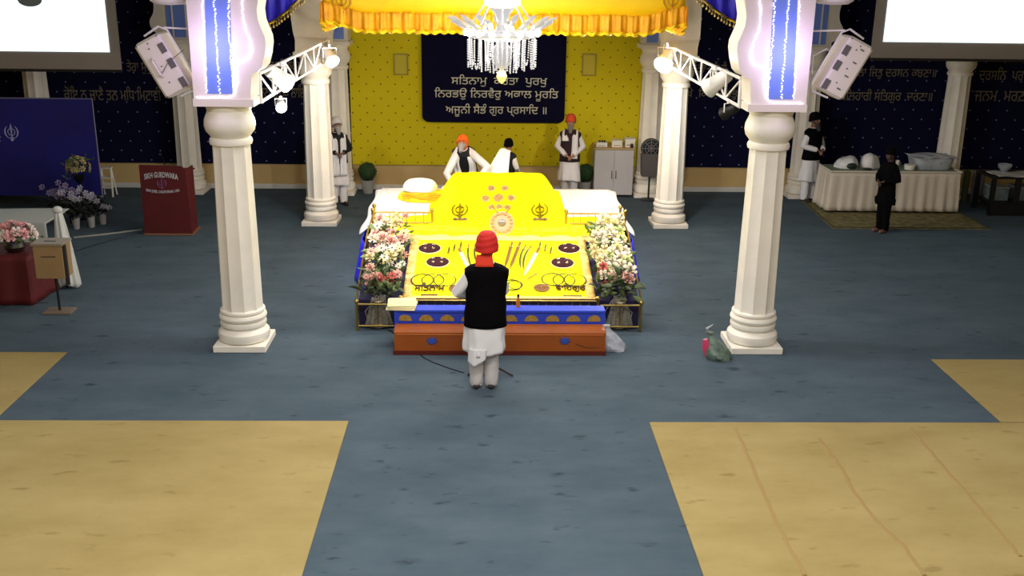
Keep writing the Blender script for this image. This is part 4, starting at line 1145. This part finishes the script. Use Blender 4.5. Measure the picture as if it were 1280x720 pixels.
# orchids and vases before the banner
orc=[mat('orchid white',(180,176,190),.6),mat('orchid mauve',(140,126,160),.6)]
def orchid(x,y,h,label,mi,pot,gr='potted white orchids'):
    o=thing('potted_orchid',label,'plant',(x,y,0),0,gr)
    MB().lathe([(.05,0),(.055,.01),(.075,.20),(.08,.21),(.06,.2),(.02,.19)],n=16).build('pot',mat('pot white',(172,168,166),.5) if pot else black,o)
    MB().tube([(0,0,.18),(.02,0,h*.6),(-.03,-.03,h*.95),(-.12,-.08,h)],.006,5).build('stem',leafd,o)
    for k in range(7):
        t=k/6; p=Vector((-.14+.26*t+random.uniform(-.05,.05),-.08+random.uniform(-.04,.04),h-.13*t+random.uniform(-.07,.07)))
        flower(o,p,(random.uniform(-.3,.3),-1,.5),.06,0,orc[mi],'bloom')
    leaves(o,[Vector((random.uniform(-.08,.08),random.uniform(-.08,.08),random.uniform(.2,.45))) for _ in range(34)],.16,mat('black green leaf',(20,26,20),.7)); return o
ox=[(73,276,.62,'orchid at the far left of the flower group before the banner',1,0),(92,279,.74,'mauve orchid second from the left before the banner',1,0),(96,286,.70,'white orchid in a white pot, centre of the flower group',0,1),(115,284,.73,'white orchid in a white pot, right of centre in the group',0,1),(129,280,.5,'small orchid in a white pot at the right end of the group',0,1)]
for x,y,h,l,mi,pp in ox:
    p=at(x,y,z=0); orchid(p.x,p.y,h,l,mi,pp)
p=at(100,276,z=0); o=thing('tall_bouquet','cream rose bouquet on a tall dark stand above the orchids','flowers',(p.x+.02,p.y+.15,0))
MB().lathe([(.12,0),(.12,.02),(.02,.05),(.02,.7),(.08,.75),(.11,.85),(.09,.86)],n=16).build('stand',black,o)
L=[];t=0
while len(L)<22 and t<4000:
    t+=1; a=random.uniform(0,2*pi); b=random.uniform(.0,1.7); n=Vector((cos(a)*sin(b),sin(a)*sin(b),cos(b))); p=Vector((0,0,1.0))+Vector((n.x*.2,n.y*.17,n.z*.2))
    if any((p-q).length<.075 for q in L): continue
    L.append(p); flower(o,p,n,.06,0,[cols[1],mat('dim cream rose',(176,160,110),.6)][t%2])
leaves(o,[Vector((random.uniform(-.22,.22),random.uniform(-.18,.18),random.uniform(.82,1.2))) for _ in range(90)],.1,leafd)
# white A-frame by the banner
p=at(134,246,z=0); af=thing('step_ladder','small white folding steps beside the banner edge','ladder',(p.x,p.y+.1,0))
for s in (-1,1):
    MB().tube([(s*.13,-.12,0),(s*.1,0,.6)],.02,6).build('front_leg',wb_,af); MB().tube([(s*.13,.14,0),(s*.1,0.01,.6)],.016,6).build('rear_leg',wb_,af)
for z in (.2,.4,.6): MB().box(-.12,.12,-.12+.2*z-.05,-.12+.2*z+.07,z-.012,z+.012).build('step',wb_,af,smooth=False)
# cables
def cable(label,pts,m,r=.006,z=.006):
    P=smooth_pts([tuple(at(x,y,z=z)) for x,y in pts],6); o=MB().tube(P,r,6).build('floor_cable',m); return tag(o,label,'cable')
cable('pale cable cover strip running from the lectern towards the orchids',[(92,297),(130,293),(178,287)],mat('pale strip',(140,140,132),.6),.018,.016)
cable('thin black cord looping on the floor left of the lectern',[(88,316),(110,309),(140,300),(176,291)],black,.007)
cable('black cord trailing from the chest to the microphone stand',[(486,412),(508,428),(530,447),(555,458),(580,466)],black,.006)
cable('dark cord on the floor under the red table edge',[(0,385),(20,381),(60,378)],black,.006)
# microphone stand in front of the man
ms=thing('microphone_stand','black microphone stand with tripod feet in front of the man','stand',(-.12,11.82,0))
MB().cyl((0,0,.1),(0,.0,1.25),.011).build('pole',black,ms)
for a in (200,335,90): MB().tube([(0,0,.12),(.30*cos(R(a)),.30*sin(R(a)),.015)],[.011,.014],6).build('foot',black,ms)
MB().tube([(0,0,1.25),(0,-.1,1.32)],.012,6).build('microphone',black,ms)
# plastic bags
def bag(name,label,px,py,sx,sy,h,m,tilt=0,extra=None,Y=None):
    p=at(px,py,z=0); o=thing(name,label,'bag',(p.x,p.y,0))
    rings=[]; n=28
    for j in range(9):
        t=j/8; w=[1,1.08,1.05,.95,.8,.6,.35,.2,.34][j]
        rings.append([(sx*w*cos(2*pi*i/n)*(1+.10*sin(5*2*pi*i/n+j)+.06*random.uniform(-1,1))+tilt*h*t,sy*w*sin(2*pi*i/n)*(1+.12*sin(4*2*pi*i/n+j*1.7)),h*t+.004) for i in range(n)])
    MB().loft(rings).build('bag_body',m,o,angle=25)
    return o
clearp=mat('clear plastic',(200,205,215),.25,alpha=.55,noise_s=14,noise_a=.3)
bag('plastic_bag','crumpled clear plastic bag leaning on the right end of the chest',768,437,.15,.11,.34,clearp,-.35)
gb=bag('shopping_bag','grey-green plastic bag with pink items beside the near right column',899,448,.16,.13,.36,mat('grey green plastic',(98,116,104),.4,noise_s=14,noise_a=.4),-.42)
MB().tube([(-.16,-.03,.06),(-.18,-.03,.16),(-.2,-.02,.27)],[.04,.05,.03],8,fold=.2).build('pink_packet',mat('pink packet',(196,60,100),.5),gb)
MB().tube([(-.15,0,.33),(-.19,0,.41),(-.11,.01,.46)],[.02,.03,.01],6,flat=.5).build('handle',mat('pale plastic',(150,160,160),.4),gb)
# ------------------------------------------------------------------ right rug and skirted table
rug_m=mat('worn green-brown rug',(112,104,66),.9,noise_s=7,noise_a=.5)
rg=thing('rug','worn green-brown patterned rug under the skirted table','rug',(8.0,20.6,0))
a=at(1003,252,z=0);b=at(1041,286,z=0);c=at(1236,288,z=0);d=at(1200,262,z=0)
pts=[(a.x-8,21.6-20.6),(b.x-8,19.2-20.6),(9.62-8,19.2-20.6),(9.62-8,21.6-20.6)]
MB().prismz(pts,0,.012).build('pile',rug_m,rg,smooth=False)
pts2=[(x*.985-.0,y*.97) for x,y in pts]
for k,(p,q) in enumerate(zip(pts2,pts2[1:]+pts2[:1])):
    MB().cyl((p[0],p[1],.012),(q[0],q[1],.012),.02).build('border',mat('rug border',(64,66,34),.9),rg)
stb=thing('skirted_table','long table with a pleated cream skirt on the rug','table',(8.15,20.9,0))
x0,x1=-1.30,1.32; y0,y1=-.38,.38
sheet_top=mat('greenish table top sheet',(120,134,112),.7)
MB().box(x0,x1,y0,y1,.84,.87,ch=.006).build('tabletop',sheet_top,stb,smooth=False)
cream=mat('cream skirt cloth',(206,196,180),.8)
skirt(stb,[(x0,y1,-1,0),(x0,y0,-.8,-.5),(x1,y0,.5,-.8),(x1,y1,1,0)],.06,.862,.034,5.0,cream,flare=.05)
for x in (x0+.1,x1-.1):
    for y in (y0+.1,y1-.1): MB().cyl((x,y,.013),(x,y,.84),.02).build('leg',black,stb)
MB().tube([(x0-.03,y1,.868),(x0-.03,y0-.03,.868),(x1+.03,y0-.03,.868),(x1+.03,y1,.868)],.022,6).build('top_band',cream,stb)
wp=mat('white plastic bag',(205,205,205),.4,noise_s=10,noise_a=.12)
def lump(name,label,cat,px,Y,zt,rx,ry,h,m,seed=0,dark=None,nm='bag_body'):
    p=at(px,200,Y=Y); o=thing(name,label,cat,(p.x,Y,zt)); n=30; rings=[]
    for j in range(9):
        t=j/8; b=t*pi/2*.97; k=cos(b)**.55
        rings.append([(rx*k*cos(2*pi*i/n)*(1+.08*sin(3*2*pi*i/n+seed)+.05*sin(7*2*pi*i/n+seed*2+j)),ry*k*sin(2*pi*i/n)*(1+.1*sin(4*2*pi*i/n+seed)),h*sin(b)*(1+.12*cos(2*pi*i/n+seed))) for i in range(n)])
    MB().loft(rings).build(nm,m,o,angle=25)
    if dark: MB().ball((.05,-ry*.9,h*.25),.11,.06,.07).build('dark_gap',mat('dark green item',(20,36,28),.6),o)
    return o
lump('tied_bag','left white plastic bag on the skirted table','bag',1059,20.95,.872,.24,.2,.22,wp,0,True)
lump('tied_bag','right white plastic bag on the skirted table, next to the dark figure','bag',1087,21.0,.872,.20,.18,.27,wp,2)
tr=thing('shallow_dish','small dark dish beside the bags on the skirted table','dish',(7.62,20.68,.872)); MB().lathe([(.05,0),(.09,.015),(.1,.03),(.09,.03)],n=16).build('dish_body',black,tr); MB().lathe([(.07,.02),(.03,.03)],n=12).build('contents',leafd,tr)
cu_=thing('paper_cup','small white lidded tub right of the dark figure on the table','tub',(8.52,20.75,.872)); MB().lathe([(.08,0),(.10,.005),(.11,.09),(.1,.1),(.02,.1)],n=20).build('tub_body',wb_,cu_); MB().lathe([(.112,.09),(.112,.105),(.05,.11)],n=20).build('lid',wb_,cu_)
c2=thing('paper_cup','small white cup standing behind the lidded tub','cup',(8.38,21.05,.872)); MB().lathe([(.03,0),(.04,.13),(.043,.135),(.036,.13),(.028,.01)],n=16).build('cup_body',wb_,c2); MB().tube([(.04,0,.1),(.07,0,.08),(.04,0,.04)],.005,5).build('handle',wb_,c2)
tb=thing('storage_tub','translucent grey storage tub under a plastic sheet, right end of table','tub',(9.02,20.95,.872))
trn=mat('translucent grey plastic',(178,184,192),.3,noise_s=9,noise_a=.25)
m=MB(); rings=[]
for z,w,d in ((0,.34,.22),(.02,.36,.24),(.2,.40,.27),(.24,.42,.28)):
    rings.append([(w*max(-1,min(1,1.25*cos(a))),d*max(-1,min(1,1.25*sin(a))),z) for a in [2*pi*i/32 for i in range(32)]])
m.loft(rings); m.build('tub_body',trn,tb)
MB().grid(lambda u,v:(-.45+.9*u,-.3+.6*v,.25+.05*sin(pi*u)*sin(pi*v)+.014*sin(u*17+v*9)),24,14).build('plastic_sheet',mat('thin sheet plastic',(200,204,212),.25,alpha=.7),tb,thick=.004)
# waste bins behind table
for px,w,l,mt in ((1219,.13,'white waste bin right of the skirted table',mat('bin white',(150,150,160),.5)),(1204,.07,'olive box beside the white bin at the table end',mat('olive box',(74,76,44),.7))):
    p=at(px,252,z=0); o=thing('waste_bin',l,'bin',(p.x,p.y,0))
    MB().lathe([(w*.85,0),(w*.88,.01),(w,.60),(w*1.05,.61),(w*1.05,.65),(w*.9,.65),(w*.8,.03)],n=24).build('bin_body',mt,o); MB().lathe([(w*1.07,.64),(w*1.07,.67),(w*.3,.69)],n=24).build('lid',mt,o)
# black console table at right edge
bt=thing('console_table','black open-sided table with a white cloth top at the right edge','table',(10.85,20.75,0))
MB().box(-.75,.75,-.4,.4,.76,.80,ch=.01).build('tabletop',black,bt,smooth=False)
for x in (-.70,.70):
    for y in (-.35,.35): MB().box(x-.04,x+.04,y-.04,y+.04,0,.76).build('leg',black,bt,smooth=False)
MB().box(-.7,.7,-.36,.36,.24,.27).build('shelf',black,bt,smooth=False)
for x in (-.2,.15): MB().box(x-.06,x+.06,-.38,-.34,.25,.77).build('front_slat',black,bt,smooth=False)
MB().box(-.72,.72,-.4,-.36,0.02,.24).build('bottom_panel',black,bt,smooth=False)
MB().grid(lambda u,v:(-.62+1.3*u,-.36+.6*v,.81+.012*sin(u*14+v*6)),24,10).build('runner',mat('crumpled white runner',(190,190,186),.7),bt,thick=.01)
gl=thing('glass_bowl','small glass bowl on the black table at the right edge','bowl',(10.55,20.85,.822)); MB().lathe([(.05,0),(.06,.01),(.13,.10),(.14,.16),(.125,.10),(.05,.02)],n=20).build('bowl_body',mat('clear glass',(170,180,190),.1,alpha=.5),gl); MB().ball((0,0,.07),.07,.07,.04).build('contents',mat('pale contents',(150,160,170),.5),gl)
for x,l in ((-.45,'left clear plastic box on the shelf of the black table'),(.05,'middle clear plastic box on the shelf of the black table'),(.45,'right clear plastic box on the shelf of the black table')):
    o=thing('plastic_box',l,'box',(10.85+x,20.75,.272),0,'clear boxes on the black table shelf'); MB().box(-.17,.17,-.2,.2,0,.26,ch=.01).build('box_body',mat('dim clear plastic',(108,122,124),.3,noise_s=8,noise_a=.3),o,smooth=False); MB().box(-.18,.18,-.21,.21,.26,.285,ch=.008).build('lid',mat('pale lid',(160,166,160),.4),o,smooth=False)
# ------------------------------------------------------------------ people
def person(label,loc,rz,H=1.75,bend=0,lean=0,head_yaw=0,head_pitch=0,elbows=None,wrists=None,hand_dir=None,sk=skin,vox=.009,
           kurta=None,vest=None,trousers=None,turban=None,beard=None,scarf=None,knee=.42,shoes=None,
           sleeves=True,feet_dx=.10,torso_w=1.0,curl=1.0,step=0.0,shirt_hem=.42,fold_seed=0,vest_hem=.86,turban_tall=1.0,turban_w=1.0):
    """upright frame: x right, faces -y, z up, metres for a 1.75 m figure, then scaled"""
    k=H/1.75
    root=thing('person',label,'person',loc,rz)
    hipz=.93
    def T(p):
        p=Vector(p); t=max(0,min(1,(p.z-.86)/.34)); a=R(bend)*t*t*(3-2*t)
        y=p.y; z=p.z-hipz
        if bend:
            # integrate along the bending spine
            zz=0; yy=0; steps=12; s0=max(0,p.z-.86)
            pos=Vector((0,0,.86)); n=steps
            for i in range(n):
                s=(i+.5)/n*s0; tt=max(0,min(1,s/.34)); aa=R(bend)*tt*tt*(3-2*tt); pos+=Vector((0,-sin(aa),cos(aa)))*s0/n
            if p.z<=.86: q=Vector((p.x,p.y,p.z))
            else: q=Vector((p.x,pos.y+p.y*cos(a),pos.z+p.y*sin(a)))
            p=q
        p.x+=lean*max(0,p.z-.1); return p
    S=lambda p: Vector(p)*k
    def TS(mb): mb.v=[tuple(S(T(v))) for v in mb.v]; return mb
    def el(cx,cy,z,rx,ry,n=20): return [(cx+rx*cos(2*pi*i/n),cy+ry*sin(2*pi*i/n),z) for i in range(n)]
    b=MB()
    b.loft([el(0,0,.84,.10,.07),el(0,0,.88,.155,.10),el(0,0,.95,.16,.105),el(0,-.005,1.05,.14,.10),el(0,-.01,1.2,.155,.105),el(0,-.005,1.32,.17,.11),el(0,.0,1.40,.165,.095),el(0,.01,1.45,.10,.075),el(0,.01,1.49,.06,.062),el(0,0,1.56,.054,.06)])
    TS(b)
    # head
    hp=Vector((0,-.02,1.625)); Mh=Matrix.Rotation(R(head_yaw),4,'Z')@Matrix.Rotation(R(-head_pitch),4,'X')
    hb=MB()
    hb.ball((0,.012,.02),.077,.096,.10,16,10); hb.ball((0,-.025,-.045),.058,.068,.068,14,8)
    hb.capsule((0,-.088,.018),(0,-.108,-.014),.009,.014,8)
    for s in (-1,1):
        hb.ball((s*.078,.012,.0),.011,.022,.032,8,6); hb.ball((s*.042,-.068,-.012),.022,.018,.02,8,6); hb.capsule((s*.016,-.090,.038),(s*.052,-.080,.036),.009,.007,6)
    hb.capsule((-.02,-.092,-.045),(.02,-.092,-.045),.008,.008,6)
    def HM(p): return S(T(hp)+ (Matrix.Rotation(R(-bend*.85),3,'X')@(Mh.to_3x3()@Vector(p))))
    hb.v=[tuple(HM(v)) for v in hb.v]; b.add(hb.v,hb.f)
    sh=[T((s*.160*torso_w,0,1.385)) for s in (-1,1)]
    elb=[Vector(e) for e in (elbows or [(-.25,0,1.12),(.25,0,1.12)])]
    wr=[Vector(e) for e in (wrists or [(-.24,-.1,.88),(.24,-.1,.88)])]
    for i,s in enumerate((-1,1)):
        b.capsule(S(sh[i]),S(elb[i]),.046*k,.036*k,12); b.capsule(S(elb[i]),S(wr[i]),.038*k,.026*k,12)
        d=(wr[i]-elb[i]).normalized() if not hand_dir else Vector(hand_dir[i]).normalized()
        side=d.cross(Vector((0,0,1)));
        side=side.normalized() if side.length>.1 else Vector((1,0,0))
        nrm=side.cross(d).normalized()  # back of hand roughly up
        if nrm.z<0: nrm=-nrm
        kn=[]
        for f in range(4):
            o=(f-1.5)*.019; a=wr[i]+d*.02+side*o*.6; c=wr[i]+d*.085+side*o
            b.capsule(S(a),S(c),.014*k,.012*k,8)
            L=(.038,.044,.041,.031)[f]
            p1=c+(d*cos(R(25*curl))-nrm*sin(R(25*curl)))*L; p2=p1+(d*cos(R(65*curl))-nrm*sin(R(65*curl)))*L*.8
            b.capsule(S(c),S(p1),.0095*k,.0085*k,8); b.capsule(S(p1),S(p2),.0085*k,.0075*k,8)
        inn=side*(-s if side.x>0 else s)
        t0=wr[i]+d*.03+inn*.02; t1=t0+d*.035+inn*.028-nrm*.01; t2=t1+d*.032+inn*.004-nrm*.012
        b.capsule(S(t0),S(t1),.013*k,.010*k,8); b.capsule(S(t1),S(t2),.010*k,.008*k,8)
    hips=[Vector((s*.085,0,.88)) for s in (-1,1)]; kn_=[]; ank=[]
    for i,s in enumerate((-1,1)):
        fy=(-1 if i else 1)*step
        kp=Vector((s*(feet_dx+.0),-.02+fy*.4,.48)); ap=Vector((s*feet_dx,fy,.085)); kn_.append(kp); ank.append(ap)
        b.capsule(S(hips[i]),S(kp),.085*k,.055*k,12); b.capsule(S(kp),S(ap),.052*k,.034*k,12)
        b.capsule(S(ap+Vector((0,.03,-.045))),S(ap+Vector((s*.015,-.14,-.05))),.036*k,.03*k,10)
    body=remesh(b.build('body',sk,root),vox)
    for s in (-1,1): MB().ball(HM((s*.032,-.088,.014)),.010*k,.006*k,.006*k,n=8,m=5).build('eye',mat('eye dark',(26,20,18),.3),root)
    # trousers
    if trousers:
        m=MB(); seed=fold_seed
        for i,s in enumerate((-1,1)):
            P=[S(hips[i]),S(hips[i].lerp(kn_[i],.5)),S(kn_[i]),S(kn_[i].lerp(ank[i],.5)),S(ank[i]+Vector((0,0,.02))),S(ank[i]+Vector((0,-.01,-.035)))]
            pts=[];rad=[]
            rr0=[.10,.098,.085,.082,.078,.072]
            for j in range(5):
                for q in range(4): pts.append(P[j].lerp(P[j+1],q/4)); rad.append((rr0[j]+(rr0[j+1]-rr0[j])*q/4)*k*(1+.03*sin(j*7+q*2.5+i)))
            pts.append(P[5]); rad.append(rr0[5]*k)
            MB().tube(pts,rad,20,fold=.05,foldn=4,seed=seed+i*2).build('trouser_leg',trousers,root)
    # shoes or socks
    for i,s in enumerate((-1,1)):
        a=ank[i]; MB().capsule(S(a+Vector((0,.035,-.042))),S(a+Vector((s*.02,-.155,-.046))),.043*k,.037*k,12).build('shoe' if shoes else 'sock',shoes or mat('sock dark',(40,34,36),.8),root)
    # kurta
    def garment(name,m,prof,foldamp=0,fn_=6,split=False,thick=.006):
        g=MB(); n=56; rings=[]
        P=[]
        for j in range(len(prof)-1):
            a=prof[j];c=prof[j+1]
            for q in range(5): P.append([a[d]+(c[d]-a[d])*q/5 for d in range(4)])
        P.append(prof[-1])
        for z,rx,ry,cy in P:
            fa=foldamp*max(0,min(1,(1.0-z)/.5)); ring=[]
            for i in range(n):
                a=2*pi*i/n; f=1+fa*(sin(fn_*a+fold_seed)+.5*sin((fn_*2+1)*a+fold_seed*2+z*5))+.012*sin(3*a+z*21+fold_seed)+.010*sin(5*a-z*33)
                ring.append((rx*torso_w*cos(a)*f,cy+ry*sin(a)*f,z+ (.02*sin(2*a+fold_seed)*(fa/ max(foldamp,1e-6)) if foldamp else 0)))
            rings.append(ring)
        g.loft(rings,caps=False); TS(g); return g.build(name,m,root,thick=thick*k)
    if kurta:
        garment('kurta',kurta,[(shirt_hem,.235/torso_w,.165,.0),(.6,.225/torso_w,.155,0),(.8,.20,.14,0),(.95,.19,.13,0),(1.1,.175,.122,-.01),(1.25,.185,.125,-.01),(1.36,.205,.125,-.0),(1.425,.18,.108,.005),(1.465,.09,.08,.01),(1.495,.068,.07,.008)],.07,5)
    if vest:
        garment('vest',vest,[(vest_hem,.212,.152,.0),(.98,.203,.146,0),(1.1,.195,.14,-.01),(1.25,.205,.142,-.01),(1.35,.216,.142,-.0),(1.41,.218,.138,.003),(1.452,.165,.118,.008),(1.485,.080,.08,.01)],.0,5)
    if sleeves:
        sm_=sleeves if not isinstance(sleeves,bool) else kurta
        for i,s in enumerate((-1,1)):
            a,e,w=sh[i],elb[i],wr[i]; q=[]
            ai=a+Vector((-s*.045,0,.012)); 
            for t in (0,.2,.4,.6,.8): q.append((S(ai.lerp(e,t)),(.080-.016*t)*k))
            for t in (0,.2,.4,.6,.8,.97): q.append((S(e.lerp(w,t)),(.062-.018*t)*k*(1+.07*sin(t*25+i))))
            MB().tube([p for p,_ in q],[r for _,r in q],20,fold=.05,foldn=4,seed=i+fold_seed).build('sleeve',sm_,root)
    if turban:
        t=MB(); n=48; rings=[]
        for j in range(22):
            v=j/21; z=-.005+.155*turban_tall*sin(v*pi/2)-.03*(1-v); rad=cos(v*pi/2*.97)**.55
            ring=[]
            for i in range(n):
                a=2*pi*i/n; rid=1+.03*sin(v*26+ 2.2*cos(a)+ (1.2 if sin(a)>0 else -1.2)*v); 
                frontup=.022*max(0,-sin(a))*(1-v)
                ring.append((.112*turban_w*rad*cos(a)*rid,.016+.128*turban_w*rad*sin(a)*rid,z+frontup+.012*abs(cos(a))*(v)*0+.035))
            rings.append(ring)
        t.loft(rings); t.v=[tuple(HM(v)) for v in t.v]; t.build('turban',turban,root)
    if beard:
        bm=MB(); n=20; rings=[]
        for j in range(10):
            v=j/9; w=.058*(1-.55*v**1.6)*(1.0 if v>0 else .9); ring=[]
            for i in range(n):
                a=2*pi*i/n; f=1+.05*sin(7*a+v*9); ring.append((w*cos(a)*f,-.045-.018*v+(.055-.022*v)*sin(a)*f,-.05-.16*v))
            rings.append(ring)
        bm.loft(rings); 
        for s in (-1,1): bm.capsule((s*.068,-.01,.01),(s*.048,-.05,-.06),.012,.02,8)
        bm.capsule((-.03,-.094,-.034),(.03,-.094,-.034),.007,.007,6)
        bm.v=[tuple(HM(v)) for v in bm.v]; bm.build('beard',beard,root)
    if scarf:
        m_,ends,xo=scarf
        for i,s in enumerate((-1,1)):
            z_end=ends[i]; path=[(s*.05,.09,1.47),(s*.095,.03,1.475),(s*.10,-.07,1.445),(s*xo,-.155,1.30),(s*xo,-.165,1.12),(s*xo*.9,-.165,.95)]
            path=[p for p in path if p[2]>z_end]+[(s*xo*.85,-.17,z_end)]
            P=smooth_pts(path,6)
            def fs_(u,v,P=P,s=s):
                x=u*(len(P)-1); a=int(min(x,len(P)-2)); t=x-a; p=[P[a][d]+(P[a+1][d]-P[a][d])*t for d in range(3)]
                wd=.05+.02*u; return (p[0]+(v-.5)*2*wd,p[1]-.012+.010*sin(v*12+u*4),p[2]+(v-.5)*.02*(-s)*(1-u))
            g=MB().grid(fs_,24,8); TS(g); g.build('scarf',m_,root,thick=.008*k)
    return root
navyb=mat('near black navy',(13,12,20),.85); whitek=mat('white kurta',(222,220,222),.8,bump=.1,bump_s=8)
# 1 man standing in the middle, back to the camera
MAN=person('man seen from behind in red turban, black vest and white tunic, standing before the stage',(-.205,11.36,0),pi,1.83,vox=.008,lean=-.018,
  elbows=[(-.215,-.10,1.13),(.30,-.03,1.13)],wrists=[(-.10,-.26,1.04),(.13,-.22,1.02)],hand_dir=[(.6,-.6,.1),(-.6,-.6,.1)],
  kurta=whitek,vest=black_cloth,trousers=mat('off white trousers',(198,192,190),.8,bump=.1,bump_s=8),turban=mat('red turban',(196,30,22),.8,bump=.2,bump_s=10),beard=mat('grey beard',(120,112,106),.9),shoes=mat('dark sock',(58,48,50),.8),feet_dx=.085,shirt_hem=.45,fold_seed=2,vest_hem=.76,torso_w=1.12,turban_tall=1.2,turban_w=1.16)
# collar cloth and turban tail at the nape, long back flap of the tunic
def add_tail(root,k,m,name,f,nu,nv): MB().grid(f,nu,nv).build(name,m,root,thick=.008)
k=1.83/1.75
add_tail(MAN,k,mat('orange red cloth',(214,52,24),.8),'neck_cloth',lambda u,v:Vector(((-.085+.17*u)*(1+.2*v),.075+.075*v*(.5)+.012*sin(u*pi),1.60-.13*v))*k,10,5)
add_tail(MAN,k,whitek,'tunic_flap',lambda u,v:Vector((-.03+.20*u+.01*v,.150+.006*sin(u*11)-.10*(u-.3)**2+.022,.53-.13*v-.09*v*(1-abs(u-.65)*1.7)))*k,14,8)
# 2 man bending over the throne
person('man in orange turban with long grey beard bending forward behind the throne mound',(-.52,19.75,0),R(-8),1.80,bend=36,lean=-.05,head_pitch=12,
  elbows=[(-.33,-.55,.98),(.42,-.48,1.12)],wrists=[(-.22,-.78,.92),(.28,-.75,.96)],
  kurta=whitek,vest=navyb,trousers=whitek,turban=mat('orange turban',(240,96,14),.8,bump=.2,bump_s=12),beard=mat('long grey beard',(150,146,146),.9),scarf=(white_cloth,(.78,.78),.15),fold_seed=1)
# 3 person behind in black turban
person('person in black turban and dark vest behind the bending man, turned away',(.23,20.35,0),R(150),1.46,bend=6,
  elbows=[(-.26,.0,1.12),(.26,.0,1.12)],wrists=[(-.2,-.2,1.0),(.2,-.2,1.0)],kurta=whitek,vest=navyb,trousers=whitek,turban=black_cloth,fold_seed=4)
# white cloth he holds
hc=thing('held_cloth','white cloth held between the bending man and the throne mound','cloth',(.03,19.2,1.0))
MB().grid(lambda u,v:((-.10+.20*u)*(1+1.15*v)-.02+.16*(1-v),.30*(1-v)+.02*sin(u*16)*(.3+v),.46*(1-v)**.9-.02+.02*sin(u*5)),24,12).build('cloth',white_cloth,hc,thick=.008)
# 4 standing man at the right, orange turban
def hands_front(z=1.03): return dict(elbows=[(-.26,.0,1.14),(.26,.0,1.14)],wrists=[(-.075,-.215,z),(.075,-.215,z)],hand_dir=[(.75,-.3,-.35),(-.75,-.3,-.35)])
person('man in dark orange turban and black vest standing with clasped hands by the yellow wall',(1.57,21.45,0),R(-6),1.80,head_pitch=8,
  kurta=whitek,vest=mat('dark maroon vest',(40,16,22),.85),trousers=mat('grey white trousers',(190,188,190),.8),turban=mat('rust turban',(196,70,24),.8,bump=.2,bump_s=12),beard=mat('grey beard',(0,0,0)),scarf=(whitek,(1.28,.92),.10),vest_hem=.84,shirt_hem=.44,fold_seed=5,**hands_front(.99))
# 5 man left in white turban, partly behind the column
person('man in white turban, white scarf and black vest looking down beside the left rear columns',(-3.23,20.95,0),R(22),1.78,head_pitch=22,bend=4,
  kurta=whitek,vest=navyb,trousers=whitek,turban=mat('white turban',(206,200,196),.8,bump=.2,bump_s=12),beard=mat('pale beard',(150,146,142),.9),scarf=(whitek,(.62,.62),.085),fold_seed=6,sk=skin_d,
  sleeves=navyb,**hands_front(1.10))
# 6 man right in black turban
person('man in black turban and black vest over a white tunic near the skirted table',(6.74,21.62,0),R(30),1.86,head_pitch=14,
  kurta=whitek,vest=black_cloth,trousers=whitek,turban=black_cloth,beard=mat('dark beard',(50,46,48),.9),fold_seed=7,sk=skin_d,**hands_front(1.08))
# 7 dark figure before the table
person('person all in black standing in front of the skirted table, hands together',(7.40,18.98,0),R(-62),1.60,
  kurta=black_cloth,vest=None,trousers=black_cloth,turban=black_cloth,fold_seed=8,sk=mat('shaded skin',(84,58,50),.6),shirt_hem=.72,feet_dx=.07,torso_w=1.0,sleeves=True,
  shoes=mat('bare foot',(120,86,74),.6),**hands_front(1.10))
